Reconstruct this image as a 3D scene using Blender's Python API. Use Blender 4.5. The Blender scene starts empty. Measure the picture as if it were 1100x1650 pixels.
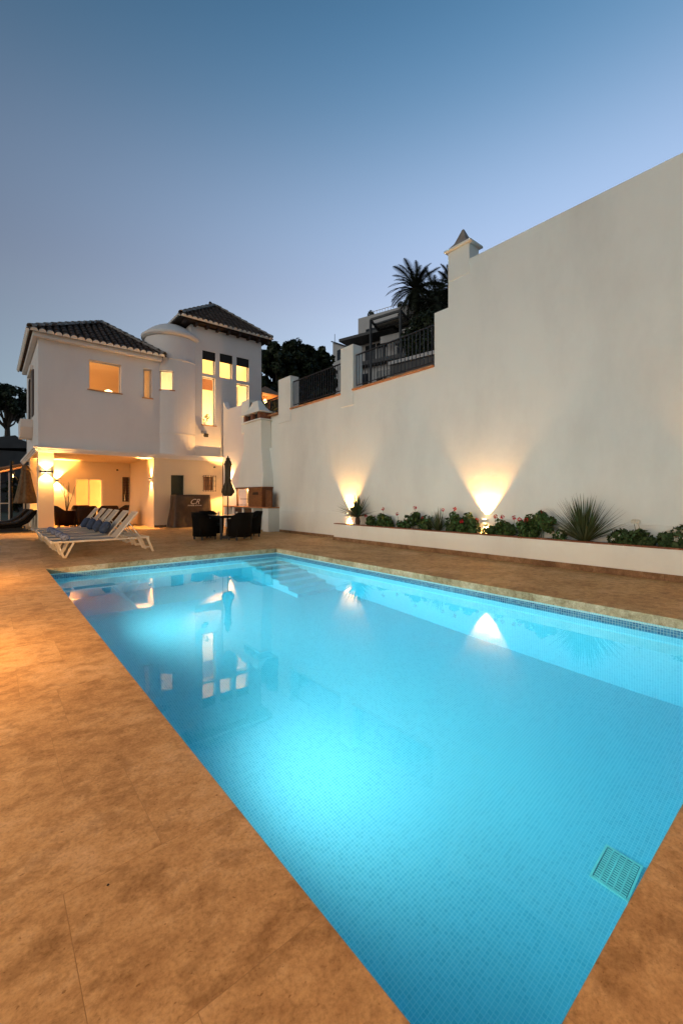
import bpy, math, random
from mathutils import Vector, Matrix
R = math.radians
rng = random.Random(7)
SC = bpy.context.scene
COL = SC.collection

# ------------------------------------------------------------------ camera
YAW = R(39.75)
CAMH = 1.25
FPX, CXP, HYP = 683.0, 550.0, 802.0
cam = bpy.data.cameras.new('camera')
camo = bpy.data.objects.new('camera', cam); COL.objects.link(camo)
camo.location = (0, 0, CAMH)
camo.rotation_euler = (R(90), 0, -YAW)
cam.sensor_fit = 'HORIZONTAL'; cam.sensor_width = 36.0
cam.lens = 36.0 * FPX / 1100.0
cam.shift_y = -(825.0 - HYP) / 1100.0
cam.clip_start = 0.05; cam.clip_end = 2000
SC.camera = camo

# ------------------------------------------------------------------ sky, afterglow, exposure
SUN_AZ = R(-100)                        # compass angle from +Y towards +X of the set sun (behind the left shoulder)
SUN_EL = R(1.5)
SKY_STRENGTH = 0.205
w = bpy.data.worlds.new('World'); SC.world = w; w.use_nodes = True
wn = w.node_tree.nodes; wl = w.node_tree.links
bg = wn['Background']; bg.inputs['Strength'].default_value = SKY_STRENGTH
sky = wn.new('ShaderNodeTexSky'); sky.sky_type = 'NISHITA'; sky.sun_disc = False
sky.sun_elevation = SUN_EL; sky.sun_rotation = SUN_AZ
sky.air_density = 1.0; sky.dust_density = 0.6; sky.ozone_density = 2.0; sky.altitude = 0
# the pale lavender twilight band: brightness falls towards the zenith, a little brighter to the east (+X)
tc = wn.new('ShaderNodeTexCoord'); sep = wn.new('ShaderNodeSeparateXYZ'); wl.new(tc.outputs['Generated'], sep.inputs[0])
dusk = wn.new('ShaderNodeValToRGB'); el_ = dusk.color_ramp.elements
dusk.color_ramp.interpolation = 'B_SPLINE'
stops = [(0.0, (0.22, 0.28, 0.33)), (0.2, (0.19, 0.25, 0.305)), (0.39, (0.142, 0.166, 0.229)), (0.5, (0.118, 0.16, 0.235)), (0.58, (0.10, 0.145, 0.22)), (0.67, (0.055, 0.108, 0.178)), (0.76, (0.028, 0.080, 0.148)), (1.0, (0.014, 0.045, 0.09))]
while len(el_) < len(stops): el_.new(0.5)
for e_, (p_, c_) in zip(el_, stops): e_.position = p_; e_.color = (*c_, 1)
wl.new(sep.outputs[2], dusk.inputs[0])
dot = wn.new('ShaderNodeVectorMath'); dot.operation = 'DOT_PRODUCT'; dot.inputs[1].default_value = (0.965, 0.263, 0.0); wl.new(tc.outputs['Generated'], dot.inputs[0])
mk = wn.new('ShaderNodeMath'); mk.operation = 'MULTIPLY'; mk.inputs[1].default_value = 1.5; wl.new(dot.outputs['Value'], mk.inputs[0])
ex_ = wn.new('ShaderNodeMath'); ex_.operation = 'EXPONENT'; wl.new(mk.outputs[0], ex_.inputs[0])
scl = wn.new('ShaderNodeVectorMath'); scl.operation = 'SCALE'; wl.new(dusk.outputs[0], scl.inputs[0]); wl.new(ex_.outputs[0], scl.inputs['Scale'])
mixs = wn.new('ShaderNodeMixRGB'); mixs.inputs[0].default_value = 0.06
wl.new(scl.outputs[0], mixs.inputs[1]); wl.new(sky.outputs[0], mixs.inputs[2]); wl.new(mixs.outputs[0], bg.inputs['Color'])
sun = bpy.data.lights.new('sun', 'SUN'); sun.energy = 0.21; sun.angle = R(50); sun.color = (1.0, 0.98, 0.90)
suno = bpy.data.objects.new('sun', sun); COL.objects.link(suno)
_sd = Vector((math.sin(SUN_AZ) * math.cos(R(10)), math.cos(SUN_AZ) * math.cos(R(10)), math.sin(R(10))))
suno.rotation_euler = (-_sd).to_track_quat('-Z', 'Y').to_euler()
SC.view_settings.view_transform = 'Standard'
SC.view_settings.look = 'None'
SC.view_settings.exposure = 2.3
SC.view_settings.gamma = 1.0
SC.view_settings.use_curve_mapping = False
SC.render.engine = 'CYCLES'
SC.cycles.max_bounces = 10
SC.cycles.transparent_max_bounces = 16
SC.cycles.sample_clamp_indirect = 6.0
SC.cycles.use_denoising = True

# ------------------------------------------------------------------ pixel -> place helpers
S_, C_ = math.sin(YAW), math.cos(YAW)
def ray(px, py):
    x = (px - CXP) / FPX
    return Vector((S_ + x * C_, C_ - x * S_, -(py - HYP) / FPX))
def onX(px, py, X):
    r = ray(px, py); t = X / r.x; return Vector((X, r.y * t, CAMH + r.z * t))
def onY(px, py, Y):
    r = ray(px, py); t = Y / r.y; return Vector((r.x * t, Y, CAMH + r.z * t))
def onZ(px, py, z=0.0):
    r = ray(px, py); t = (z - CAMH) / r.z; return Vector((r.x * t, r.y * t, z))
def atD(px, py, d):
    r = ray(px, py); return Vector((r.x * d, r.y * d, CAMH + r.z * d))

# ------------------------------------------------------------------ materials
MATS = {}
def nt(name):
    m = bpy.data.materials.new(name); m.use_nodes = True
    n = m.node_tree.nodes; l = m.node_tree.links
    return m, n, l, n['Principled BSDF']
def ramp(n, cols):
    r = n.new('ShaderNodeValToRGB'); e = r.color_ramp.elements
    while len(e) < len(cols): e.new(0.5)
    for i, (p, c) in enumerate(cols):
        e[i].position = p; e[i].color = (c[0], c[1], c[2], 1)
    return r
def simple(name, col, rough=0.6, metal=0.0, var=0.12, scale=8.0, bump=0.0, bscale=60.0, spec=None, coord='Position'):
    m, n, l, p = nt(name)
    geo = n.new('ShaderNodeNewGeometry')
    no = n.new('ShaderNodeTexNoise'); no.inputs['Scale'].default_value = scale; no.inputs['Detail'].default_value = 6
    l.new(geo.outputs['Position'], no.inputs['Vector'])
    d = [max(0, c * (1 - var)) for c in col]; b = [min(1, c * (1 + var)) for c in col]
    r = ramp(n, [(0.3, d), (0.7, b)]); l.new(no.outputs['Fac'], r.inputs[0]); l.new(r.outputs[0], p.inputs['Base Color'])
    p.inputs['Roughness'].default_value = rough; p.inputs['Metallic'].default_value = metal
    if spec is not None: p.inputs['Specular IOR Level'].default_value = spec
    if bump:
        b2 = n.new('ShaderNodeTexNoise'); b2.inputs['Scale'].default_value = bscale; b2.inputs['Detail'].default_value = 4
        l.new(geo.outputs['Position'], b2.inputs['Vector'])
        bp = n.new('ShaderNodeBump'); bp.inputs['Strength'].default_value = bump; bp.inputs['Distance'].default_value = 0.01
        l.new(b2.outputs['Fac'], bp.inputs['Height']); l.new(bp.outputs[0], p.inputs['Normal'])
    MATS[name] = m; return m

def mat_stucco(name, col, stain=0.10):
    m, n, l, p = nt(name)
    geo = n.new('ShaderNodeNewGeometry')
    a = n.new('ShaderNodeTexNoise'); a.inputs['Scale'].default_value = 0.55; a.inputs['Detail'].default_value = 7; a.inputs['Roughness'].default_value = 0.62
    mp = n.new('ShaderNodeMapping'); mp.inputs['Scale'].default_value = (1, 1, 0.45)
    l.new(geo.outputs['Position'], mp.inputs[0]); l.new(mp.outputs[0], a.inputs['Vector'])
    r = ramp(n, [(0.25, [c * (1 - stain) for c in col]), (0.5, col), (0.8, [min(1, c * (1 + stain * 0.5)) for c in col])])
    l.new(a.outputs['Fac'], r.inputs[0]); l.new(r.outputs[0], p.inputs['Base Color'])
    p.inputs['Roughness'].default_value = 0.85; p.inputs['Specular IOR Level'].default_value = 0.25
    b1 = n.new('ShaderNodeTexNoise'); b1.inputs['Scale'].default_value = 5; b1.inputs['Detail'].default_value = 8
    l.new(geo.outputs['Position'], b1.inputs['Vector'])
    bp = n.new('ShaderNodeBump'); bp.inputs['Strength'].default_value = 0.25; bp.inputs['Distance'].default_value = 0.02
    l.new(b1.outputs['Fac'], bp.inputs['Height']); l.new(bp.outputs[0], p.inputs['Normal'])
    MATS[name] = m; return m

def mat_travertine(name, dark, mid, light, pit=1.0, rough=0.6):
    m, n, l, p = nt(name)
    geo = n.new('ShaderNodeNewGeometry'); oi = n.new('ShaderNodeObjectInfo')
    mul = n.new('ShaderNodeVectorMath'); mul.operation = 'SCALE'; mul.inputs['Scale'].default_value = 37.0
    cmb = n.new('ShaderNodeCombineXYZ'); l.new(oi.outputs['Random'], cmb.inputs[0]); l.new(oi.outputs['Random'], cmb.inputs[1])
    l.new(cmb.outputs[0], mul.inputs[0])
    add = n.new('ShaderNodeVectorMath'); add.operation = 'ADD'
    l.new(geo.outputs['Position'], add.inputs[0]); l.new(mul.outputs[0], add.inputs[1])
    # slow patches that run across the whole terrace + stone's own cloudiness
    a0 = n.new('ShaderNodeTexNoise'); a0.inputs['Scale'].default_value = 1.6; a0.inputs['Detail'].default_value = 6; a0.inputs['Roughness'].default_value = 0.6; a0.inputs['Distortion'].default_value = 0.2
    l.new(geo.outputs['Position'], a0.inputs['Vector'])
    mp = n.new('ShaderNodeMapping'); mp.inputs['Scale'].default_value = (1.0, 1.25, 1); mp.inputs['Rotation'].default_value = (0, 0, 0.5)
    l.new(add.outputs[0], mp.inputs[0])
    a = n.new('ShaderNodeTexNoise'); a.inputs['Scale'].default_value = 9; a.inputs['Detail'].default_value = 12; a.inputs['Roughness'].default_value = 0.74; a.inputs['Distortion'].default_value = 0.25
    l.new(mp.outputs[0], a.inputs['Vector'])
    mx = n.new('ShaderNodeMath'); mx.operation = 'MULTIPLY_ADD'; mx.inputs[1].default_value = 0.45
    l.new(a0.outputs['Fac'], mx.inputs[0])
    h = n.new('ShaderNodeMath'); h.operation = 'MULTIPLY'; h.inputs[1].default_value = 0.55
    l.new(a.outputs['Fac'], h.inputs[0]); l.new(h.outputs[0], mx.inputs[2])
    rv = n.new('ShaderNodeMath'); rv.operation = 'MULTIPLY_ADD'; rv.inputs[1].default_value = 0.07; l.new(oi.outputs['Random'], rv.inputs[0]); l.new(mx.outputs[0], rv.inputs[2])
    r = ramp(n, [(0.38, dark), (0.53, mid), (0.66, light)]); l.new(rv.outputs[0], r.inputs[0])
    # pits
    v = n.new('ShaderNodeTexNoise'); v.inputs['Scale'].default_value = 48; v.inputs['Detail'].default_value = 4; v.inputs['Distortion'].default_value = 0.2
    mp2 = n.new('ShaderNodeMapping'); mp2.inputs['Scale'].default_value = (1.0, 1.5, 1); mp2.inputs['Rotation'].default_value = (0, 0, 0.5)
    l.new(add.outputs[0], mp2.inputs[0]); l.new(mp2.outputs[0], v.inputs['Vector'])
    pr = ramp(n, [(0.665, (0, 0, 0)), (0.71, (1, 1, 1))]); l.new(v.outputs['Fac'], pr.inputs[0])
    mixc = n.new('ShaderNodeMixRGB'); mixc.inputs[2].default_value = (dark[0] * 0.55, dark[1] * 0.5, dark[2] * 0.45, 1)
    pm = n.new('ShaderNodeMath'); pm.operation = 'MULTIPLY'; pm.inputs[1].default_value = 0.65 * pit
    l.new(pr.outputs[0], pm.inputs[0]); l.new(pm.outputs[0], mixc.inputs[0]); l.new(r.outputs[0], mixc.inputs[1])
    # crisp-edged cloud patches, as in filled travertine
    b0 = n.new('ShaderNodeTexNoise'); b0.inputs['Scale'].default_value = 6.5; b0.inputs['Detail'].default_value = 14; b0.inputs['Roughness'].default_value = 0.70; b0.inputs['Distortion'].default_value = 0.15
    l.new(mp.outputs[0], b0.inputs['Vector'])
    br = ramp(n, [(0.50, (1.06, 1.06, 1.06)), (0.545, (0.86, 0.84, 0.80)), (0.60, (0.70, 0.66, 0.60)), (0.68, (0.62, 0.57, 0.50))]); l.new(b0.outputs['Fac'], br.inputs[0])
    mu = n.new('ShaderNodeMixRGB'); mu.blend_type = 'MULTIPLY'; mu.inputs[0].default_value = 0.72
    l.new(mixc.outputs[0], mu.inputs[1]); l.new(br.outputs[0], mu.inputs[2])
    g0 = n.new('ShaderNodeTexNoise'); g0.inputs['Scale'].default_value = 75; g0.inputs['Detail'].default_value = 5; g0.inputs['Roughness'].default_value = 0.7
    l.new(add.outputs[0], g0.inputs['Vector'])
    gr_ = ramp(n, [(0.32, (0.74, 0.72, 0.68)), (0.5, (1, 1, 1)), (0.7, (1.14, 1.14, 1.12))]); l.new(g0.outputs['Fac'], gr_.inputs[0])
    mg = n.new('ShaderNodeMixRGB'); mg.blend_type = 'MULTIPLY'; mg.inputs[0].default_value = 1.0
    l.new(mu.outputs[0], mg.inputs[1]); l.new(gr_.outputs[0], mg.inputs[2])
    l.new(mg.outputs[0], p.inputs['Base Color'])
    p.inputs['Roughness'].default_value = rough; p.inputs['Specular IOR Level'].default_value = 0.22
    hs = n.new('ShaderNodeMath'); hs.operation = 'SUBTRACT'; l.new(a.outputs['Fac'], hs.inputs[0]); l.new(pm.outputs[0], hs.inputs[1])
    bp = n.new('ShaderNodeBump'); bp.inputs['Strength'].default_value = 0.35; bp.inputs['Distance'].default_value = 0.006
    l.new(hs.outputs[0], bp.inputs['Height']); l.new(bp.outputs[0], p.inputs['Normal'])
    MATS[name] = m; return m

def mat_mosaic(name, cols, grout, size=0.025, rough=0.25):
    m, n, l, p = nt(name)
    uv = n.new('ShaderNodeUVMap')
    sc = n.new('ShaderNodeVectorMath'); sc.operation = 'SCALE'; sc.inputs['Scale'].default_value = 1.0 / size
    l.new(uv.outputs[0], sc.inputs[0])
    fl = n.new('ShaderNodeVectorMath'); fl.operation = 'FLOOR'; l.new(sc.outputs[0], fl.inputs[0])
    fr = n.new('ShaderNodeVectorMath'); fr.operation = 'FRACTION'; l.new(sc.outputs[0], fr.inputs[0])
    wn_ = n.new('ShaderNodeTexWhiteNoise'); wn_.noise_dimensions = '2D'; l.new(fl.outputs[0], wn_.inputs['Vector'])
    r = ramp(n, [(i / (len(cols) - 1), c) for i, c in enumerate(cols)]); l.new(wn_.outputs['Value'], r.inputs[0])
    sx = n.new('ShaderNodeSeparateXYZ'); l.new(fr.outputs[0], sx.inputs[0])
    def edge(o):
        a = n.new('ShaderNodeMath'); a.operation = 'SUBTRACT'; a.inputs[1].default_value = 0.5; l.new(o, a.inputs[0])
        b = n.new('ShaderNodeMath'); b.operation = 'ABSOLUTE'; l.new(a.outputs[0], b.inputs[0]); return b
    ex, ey = edge(sx.outputs[0]), edge(sx.outputs[1])
    mx = n.new('ShaderNodeMath'); mx.operation = 'MAXIMUM'; l.new(ex.outputs[0], mx.inputs[0]); l.new(ey.outputs[0], mx.inputs[1])
    g = n.new('ShaderNodeMapRange'); g.inputs['From Min'].default_value = 0.42; g.inputs['From Max'].default_value = 0.46
    l.new(mx.outputs[0], g.inputs['Value'])
    mixc = n.new('ShaderNodeMixRGB'); mixc.inputs[2].default_value = (*grout, 1)
    l.new(g.outputs[0], mixc.inputs[0]); l.new(r.outputs[0], mixc.inputs[1]); l.new(mixc.outputs[0], p.inputs['Base Color'])
    p.inputs['Roughness'].default_value = rough
    bp = n.new('ShaderNodeBump'); bp.inputs['Strength'].default_value = 0.3; bp.inputs['Distance'].default_value = 0.002; bp.invert = True
    l.new(g.outputs[0], bp.inputs['Height']); l.new(bp.outputs[0], p.inputs['Normal'])
    MATS[name] = m; return m

def mat_emit(name, col, s):
    m, n, l, p = nt(name)
    p.inputs['Base Color'].default_value = (0.8, 0.8, 0.8, 1)
    p.inputs['Emission Color'].default_value = (*col, 1); p.inputs['Emission Strength'].default_value = s
    MATS[name] = m; return m

def mat_pane(name):
    m, n, l, p = nt(name)
    out = n['Material Output']
    tr = n.new('ShaderNodeBsdfTransparent'); tr.inputs[0].default_value = (0.95, 0.96, 0.96, 1)
    gl = n.new('ShaderNodeBsdfGlossy'); gl.inputs['Roughness'].default_value = 0.02
    fr = n.new('ShaderNodeFresnel'); fr.inputs[0].default_value = 1.45
    mx = n.new('ShaderNodeMixShader'); l.new(fr.outputs[0], mx.inputs[0]); l.new(tr.outputs[0], mx.inputs[1]); l.new(gl.outputs[0], mx.inputs[2])
    l.new(mx.outputs[0], out.inputs[0]); MATS[name] = m; return m

def mat_leaf(name, c1, c2, rough=0.55):
    m, n, l, p = nt(name)
    geo = n.new('ShaderNodeNewGeometry')
    r = ramp(n, [(0.0, c1), (1.0, c2)]); l.new(geo.outputs['Random Per Island'], r.inputs[0]); l.new(r.outputs[0], p.inputs['Base Color'])
    p.inputs['Roughness'].default_value = rough; p.inputs['Specular IOR Level'].default_value = 0.3
    MATS[name] = m; return m

def mat_wicker(name, col):
    m, n, l, p = nt(name)
    geo = n.new('ShaderNodeTexCoord')
    a = n.new('ShaderNodeTexWave'); a.bands_direction = 'Z'; a.inputs['Scale'].default_value = 40; a.inputs['Distortion'].default_value = 2
    l.new(geo.outputs['Object'], a.inputs['Vector'])
    b = n.new('ShaderNodeTexWave'); b.bands_direction = 'DIAGONAL'; b.inputs['Scale'].default_value = 30; b.inputs['Distortion'].default_value = 1
    l.new(geo.outputs['Object'], b.inputs['Vector'])
    mx = n.new('ShaderNodeMath'); mx.operation = 'MULTIPLY'; l.new(a.outputs['Fac'], mx.inputs[0]); l.new(b.outputs['Fac'], mx.inputs[1])
    r = ramp(n, [(0.1, [c * 0.5 for c in col]), (0.8, [c * 1.5 for c in col])]); l.new(mx.outputs[0], r.inputs[0]); l.new(r.outputs[0], p.inputs['Base Color'])
    bp = n.new('ShaderNodeBump'); bp.inputs['Strength'].default_value = 0.6; bp.inputs['Distance'].default_value = 0.006
    l.new(mx.outputs[0], bp.inputs['Height']); l.new(bp.outputs[0], p.inputs['Normal'])
    p.inputs['Roughness'].default_value = 0.8; p.inputs['Specular IOR Level'].default_value = 0.15; MATS[name] = m; return m

def mat_wood(name, c1, c2):
    m, n, l, p = nt(name)
    geo = n.new('ShaderNodeNewGeometry')
    mp = n.new('ShaderNodeMapping'); mp.inputs['Scale'].default_value = (20, 4, 20); l.new(geo.outputs['Position'], mp.inputs[0])
    a = n.new('ShaderNodeTexNoise'); a.inputs['Scale'].default_value = 1.5; a.inputs['Detail'].default_value = 6; l.new(mp.outputs[0], a.inputs['Vector'])
    r = ramp(n, [(0.3, c1), (0.7, c2)]); l.new(a.outputs['Fac'], r.inputs[0]); l.new(r.outputs[0], p.inputs['Base Color'])
    p.inputs['Roughness'].default_value = 0.55; MATS[name] = m; return m

def mat_water():
    m, n, l, p = nt('water')
    out = n['Material Output']; n.remove(p)
    g = n.new('ShaderNodeBsdfGlass'); g.inputs['IOR'].default_value = 1.333; g.inputs['Roughness'].default_value = 0.0
    geo = n.new('ShaderNodeNewGeometry')
    a = n.new('ShaderNodeTexNoise'); a.inputs['Scale'].default_value = 1.3; a.inputs['Detail'].default_value = 2
    l.new(geo.outputs['Position'], a.inputs['Vector'])
    bp = n.new('ShaderNodeBump'); bp.inputs['Strength'].default_value = 0.06; bp.inputs['Distance'].default_value = 0.03
    l.new(a.outputs['Fac'], bp.inputs['Height']); l.new(bp.outputs[0], g.inputs['Normal'])
    l.new(g.outputs[0], out.inputs['Surface'])
    v = n.new('ShaderNodeVolumeAbsorption'); v.inputs['Color'].default_value = (0.18, 0.83, 0.955, 1); v.inputs['Density'].default_value = 0.40
    l.new(v.outputs[0], out.inputs['Volume'])
    MATS['water'] = m

mat_stucco('stucco', (0.79, 0.825, 0.78), 0.14)
mat_stucco('stucco_house', (0.76, 0.735, 0.72))
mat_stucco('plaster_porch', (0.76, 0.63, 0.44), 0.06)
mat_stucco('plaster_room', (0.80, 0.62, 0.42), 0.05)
mat_stucco('plaster_far', (0.46, 0.47, 0.48), 0.1)
mat_travertine('travertine', (0.33, 0.175, 0.063), (0.55, 0.335, 0.142), (0.67, 0.45, 0.235))
mat_travertine('travertine_edge', (0.20, 0.15, 0.075), (0.40, 0.33, 0.20), (0.58, 0.50, 0.34), 1.5, 0.7)  # rough coping faces; yellow-green tint puts the pool's light into the colour
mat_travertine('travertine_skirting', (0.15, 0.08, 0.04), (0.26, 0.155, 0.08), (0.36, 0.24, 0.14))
simple('grout', (0.36, 0.21, 0.09), 0.9, bump=0.3)
simple('soil', (0.10, 0.055, 0.03), 0.95, var=0.4, scale=25, bump=0.8)
simple('brick_edge', (0.22, 0.085, 0.045), 0.85, var=0.3, scale=20, bump=0.4)
simple('terracotta', (0.46, 0.21, 0.09), 0.75, var=0.25, scale=6, bump=0.3)
simple('roof_tile', (0.072, 0.047, 0.033), 0.8, var=0.55, scale=5, bump=0.5)
simple('mortar', (0.85, 0.82, 0.76), 0.9, var=0.1, bump=0.4)
simple('ridge_tile', (0.26, 0.24, 0.22), 0.85, var=0.3, scale=6, bump=0.4)
simple('dark_timber', (0.035, 0.020, 0.013), 0.7, var=0.3)
simple('iron', (0.02, 0.02, 0.022), 0.45, metal=0.6, var=0.2)
simple('rail_metal', (0.05, 0.05, 0.055), 0.5, metal=0.5, var=0.2)
simple('steel', (0.45, 0.45, 0.45), 0.35, metal=0.9, var=0.1)
simple('white_frame', (0.74, 0.71, 0.66), 0.5, var=0.05)
simple('lounger_frame', (0.60, 0.54, 0.45), 0.4, var=0.05)
simple('sling', (0.42, 0.37, 0.30), 0.8, var=0.1, scale=30, bump=0.3, bscale=200)
simple('blue_fabric', (0.030, 0.055, 0.115), 0.9, var=0.3, scale=15, bump=0.3, bscale=150)
simple('towel', (0.16, 0.19, 0.28), 0.95, var=0.7, scale=28, bump=0.8, bscale=150)
simple('brown_canvas', (0.16, 0.105, 0.055), 0.9, var=0.3, scale=10, bump=0.2)
simple('olive_canvas', (0.055, 0.042, 0.022), 0.9, var=0.3, scale=10, bump=0.2)
simple('tarp', (0.055, 0.029, 0.013), 0.55, var=0.35, scale=5, bump=0.6, bscale=9)
simple('print_white', (0.70, 0.62, 0.52), 0.7, var=0.05)
simple('table_glass', (0.16, 0.15, 0.14), 0.1, var=0.1)
simple('door_green', (0.025, 0.03, 0.012), 0.5, var=0.2)
simple('blind', (0.010, 0.008, 0.007), 0.8, var=0.2)
simple('concrete_far', (0.08, 0.083, 0.085), 0.9, var=0.2, scale=1)
simple('steel_dark', (0.05, 0.055, 0.06), 0.6, var=0.2)
simple('glass_dark', (0.02, 0.025, 0.03), 0.08, var=0.1)
simple('bark', (0.055, 0.04, 0.03), 0.9, var=0.4, scale=6, bump=0.8, bscale=12)
simple('earth', (0.055, 0.05, 0.03), 0.95, var=0.5, scale=0.4, bump=0.5, bscale=3)
simple('grass_ground', (0.04, 0.05, 0.022), 0.95, var=0.5, scale=0.5, bump=0.5, bscale=4)
simple('grille_plastic', (0.60, 0.80, 0.66), 0.5, var=0.08)
simple('grille_dark', (0.05, 0.17, 0.17), 0.7, var=0.1)
simple('car_paint', (0.08, 0.09, 0.11), 0.25, metal=0.4, var=0.05)
simple('petal_red', (0.52, 0.015, 0.02), 0.6, var=0.3, scale=60)
simple('petal_white', (0.75, 0.74, 0.62), 0.6, var=0.1, scale=60)
mat_wood('wood', (0.12, 0.042, 0.014), (0.21, 0.085, 0.03))
mat_wood('wood_dark', (0.035, 0.02, 0.012), (0.075, 0.038, 0.02))
mat_wicker('wicker', (0.006, 0.005, 0.004))
mat_wicker('wicker_brown', (0.05, 0.024, 0.012))
mat_mosaic('mosaic', [(0.25, 0.59, 0.65), (0.29, 0.64, 0.69), (0.32, 0.67, 0.72), (0.30, 0.65, 0.70)], (0.60, 0.83, 0.84), 0.024)
mat_mosaic('mosaic_band', [(0.02, 0.12, 0.24), (0.05, 0.24, 0.38), (0.03, 0.16, 0.30), (0.10, 0.34, 0.48)], (0.30, 0.50, 0.56), 0.028)
mat_leaf('leaf_geranium', (0.018, 0.045, 0.012), (0.06, 0.12, 0.028))
mat_leaf('leaf_shrub', (0.02, 0.045, 0.014), (0.055, 0.10, 0.03))
mat_leaf('leaf_yucca', (0.035, 0.06, 0.024), (0.085, 0.12, 0.05))
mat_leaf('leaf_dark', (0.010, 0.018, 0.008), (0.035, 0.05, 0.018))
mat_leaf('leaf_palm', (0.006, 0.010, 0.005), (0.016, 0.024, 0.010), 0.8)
mat_emit('bulb', (1.0, 0.62, 0.28), 4)
mat_emit('bulb_pool', (0.85, 0.97, 1.0), 12)
mat_emit('lamp_shade', (1.0, 0.60, 0.25), 1.6)
mat_pane('pane')
def mat_glow(name, col, st):
    m, n, l, p = nt(name); n.remove(p)
    tr = n.new('ShaderNodeBsdfTransparent'); em = n.new('ShaderNodeEmission'); em.inputs[0].default_value = (*col, 1); em.inputs[1].default_value = st
    ad = n.new('ShaderNodeAddShader'); l.new(tr.outputs[0], ad.inputs[0]); l.new(em.outputs[0], ad.inputs[1]); l.new(ad.outputs[0], n['Material Output'].inputs[0]); MATS[name] = m
mat_glow('lens_glow', (1.0, 0.6, 0.25), 4)
mat_water()

# ------------------------------------------------------------------ mesh helpers
class MB:
    def __init__(s): s.v = []; s.f = []
    def add(s, vs, fs):
        o = len(s.v); s.v += [tuple(p) for p in vs]; s.f += [tuple(i + o for i in f) for f in fs]; return s
    def quad(s, a, b, c, d): return s.add([a, b, c, d], [(0, 1, 2, 3)])
    def box(s, x0, x1, y0, y1, z0, z1):
        v = [(x, y, z) for z in (z0, z1) for y in (y0, y1) for x in (x0, x1)]
        return s.add(v, [(0, 2, 3, 1), (4, 5, 7, 6), (0, 1, 5, 4), (2, 6, 7, 3), (0, 4, 6, 2), (1, 3, 7, 5)])
    def room(s, x0, x1, y0, y1, z0, z1, skip=()):
        v = [(x, y, z) for z in (z0, z1) for y in (y0, y1) for x in (x0, x1)]
        fs = {'z0': (0, 1, 3, 2), 'z1': (4, 6, 7, 5), 'y0': (0, 4, 5, 1), 'y1': (2, 3, 7, 6), 'x0': (0, 2, 6, 4), 'x1': (1, 5, 7, 3)}
        return s.add(v, [f for k, f in fs.items() if k not in skip])
    def bar(s, p, q, wx, wy=None, up=(0, 0, 1)):
        wy = wy or wx
        p, q = Vector(p), Vector(q); d = (q - p).normalized(); u = Vector(up)
        if abs(d.dot(u)) > 0.95: u = Vector((1, 0, 0))
        a = d.cross(u).normalized(); b = a.cross(d)
        vs = [e + a * i * wx / 2 + b * j * wy / 2 for e in (p, q) for (i, j) in ((-1, -1), (1, -1), (1, 1), (-1, 1))]
        return s.add(vs, [(3, 2, 1, 0), (4, 5, 6, 7), (0, 1, 5, 4), (1, 2, 6, 5), (2, 3, 7, 6), (3, 0, 4, 7)])
    def tube(s, pts, rs, n=8, cap=True):
        pts = [Vector(p) for p in pts]
        if not isinstance(rs, (list, tuple)): rs = [rs] * len(pts)
        vs = []; fs = []
        for i, p in enumerate(pts):
            d = (pts[min(i + 1, len(pts) - 1)] - pts[max(i - 1, 0)]).normalized()
            u = Vector((0, 0, 1)) if abs(d.z) < 0.9 else Vector((1, 0, 0))
            a = d.cross(u).normalized(); b = a.cross(d)
            for k in range(n):
                t = 2 * math.pi * k / n; vs.append(p + (a * math.cos(t) + b * math.sin(t)) * rs[i])
        for i in range(len(pts) - 1):
            for k in range(n):
                k2 = (k + 1) % n; fs.append((i * n + k, i * n + k2, (i + 1) * n + k2, (i + 1) * n + k))
        if cap:
            fs.append(tuple(range(n - 1, -1, -1))); fs.append(tuple(range((len(pts) - 1) * n, len(pts) * n)))
        return s.add(vs, fs)
    def lathe(s, prof, c=(0, 0, 0), n=24, ribs=0, amp=0.0):
        vs = []; fs = []
        for (r, z) in prof:
            for k in range(n):
                t = 2 * math.pi * k / n
                rr = r * (1 + amp * math.cos(ribs * t)) if ribs else r
                vs.append((c[0] + rr * math.cos(t), c[1] + rr * math.sin(t), c[2] + z))
        for i in range(len(prof) - 1):
            for k in range(n):
                k2 = (k + 1) % n; fs.append((i * n + k, i * n + k2, (i + 1) * n + k2, (i + 1) * n + k))
        fs.append(tuple(range(n - 1, -1, -1))); fs.append(tuple(range((len(prof) - 1) * n, len(prof) * n)))
        return s.add(vs, fs)
    def prism(s, poly, axis, a, b):
        """poly: list of 2-D points; axis 'x','y','z' = extrusion axis from a to b"""
        def P(p, t): return {'x': (t, p[0], p[1]), 'y': (p[0], t, p[1]), 'z': (p[0], p[1], t)}[axis]
        n = len(poly); vs = [P(p, a) for p in poly] + [P(p, b) for p in poly]
        fs = [tuple(range(n)), tuple(range(2 * n - 1, n - 1, -1))] + [(i, i + n, (i + 1) % n + n, (i + 1) % n) for i in range(n)]
        return s.add(vs, fs)
    def build(s, name, mat, parent=None, loc=(0, 0, 0), rot=(0, 0, 0), smooth=False, bevel=0, fix=True, **pr):
        me = bpy.data.meshes.new(name); me.from_pydata(s.v, [], s.f); me.update()
        if fix and len(s.f) < 4000:
            import bmesh
            bm = bmesh.new(); bm.from_mesh(me); bmesh.ops.remove_doubles(bm, verts=bm.verts, dist=1e-5)
            if smooth != 'open': bmesh.ops.recalc_face_normals(bm, faces=bm.faces)
            bm.to_mesh(me); bm.free()
        uvm(me)
        if smooth: me.polygons.foreach_set('use_smooth', [True] * len(me.polygons))
        return obj(name, me, mat, parent, loc, rot, bevel, **pr)
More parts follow.
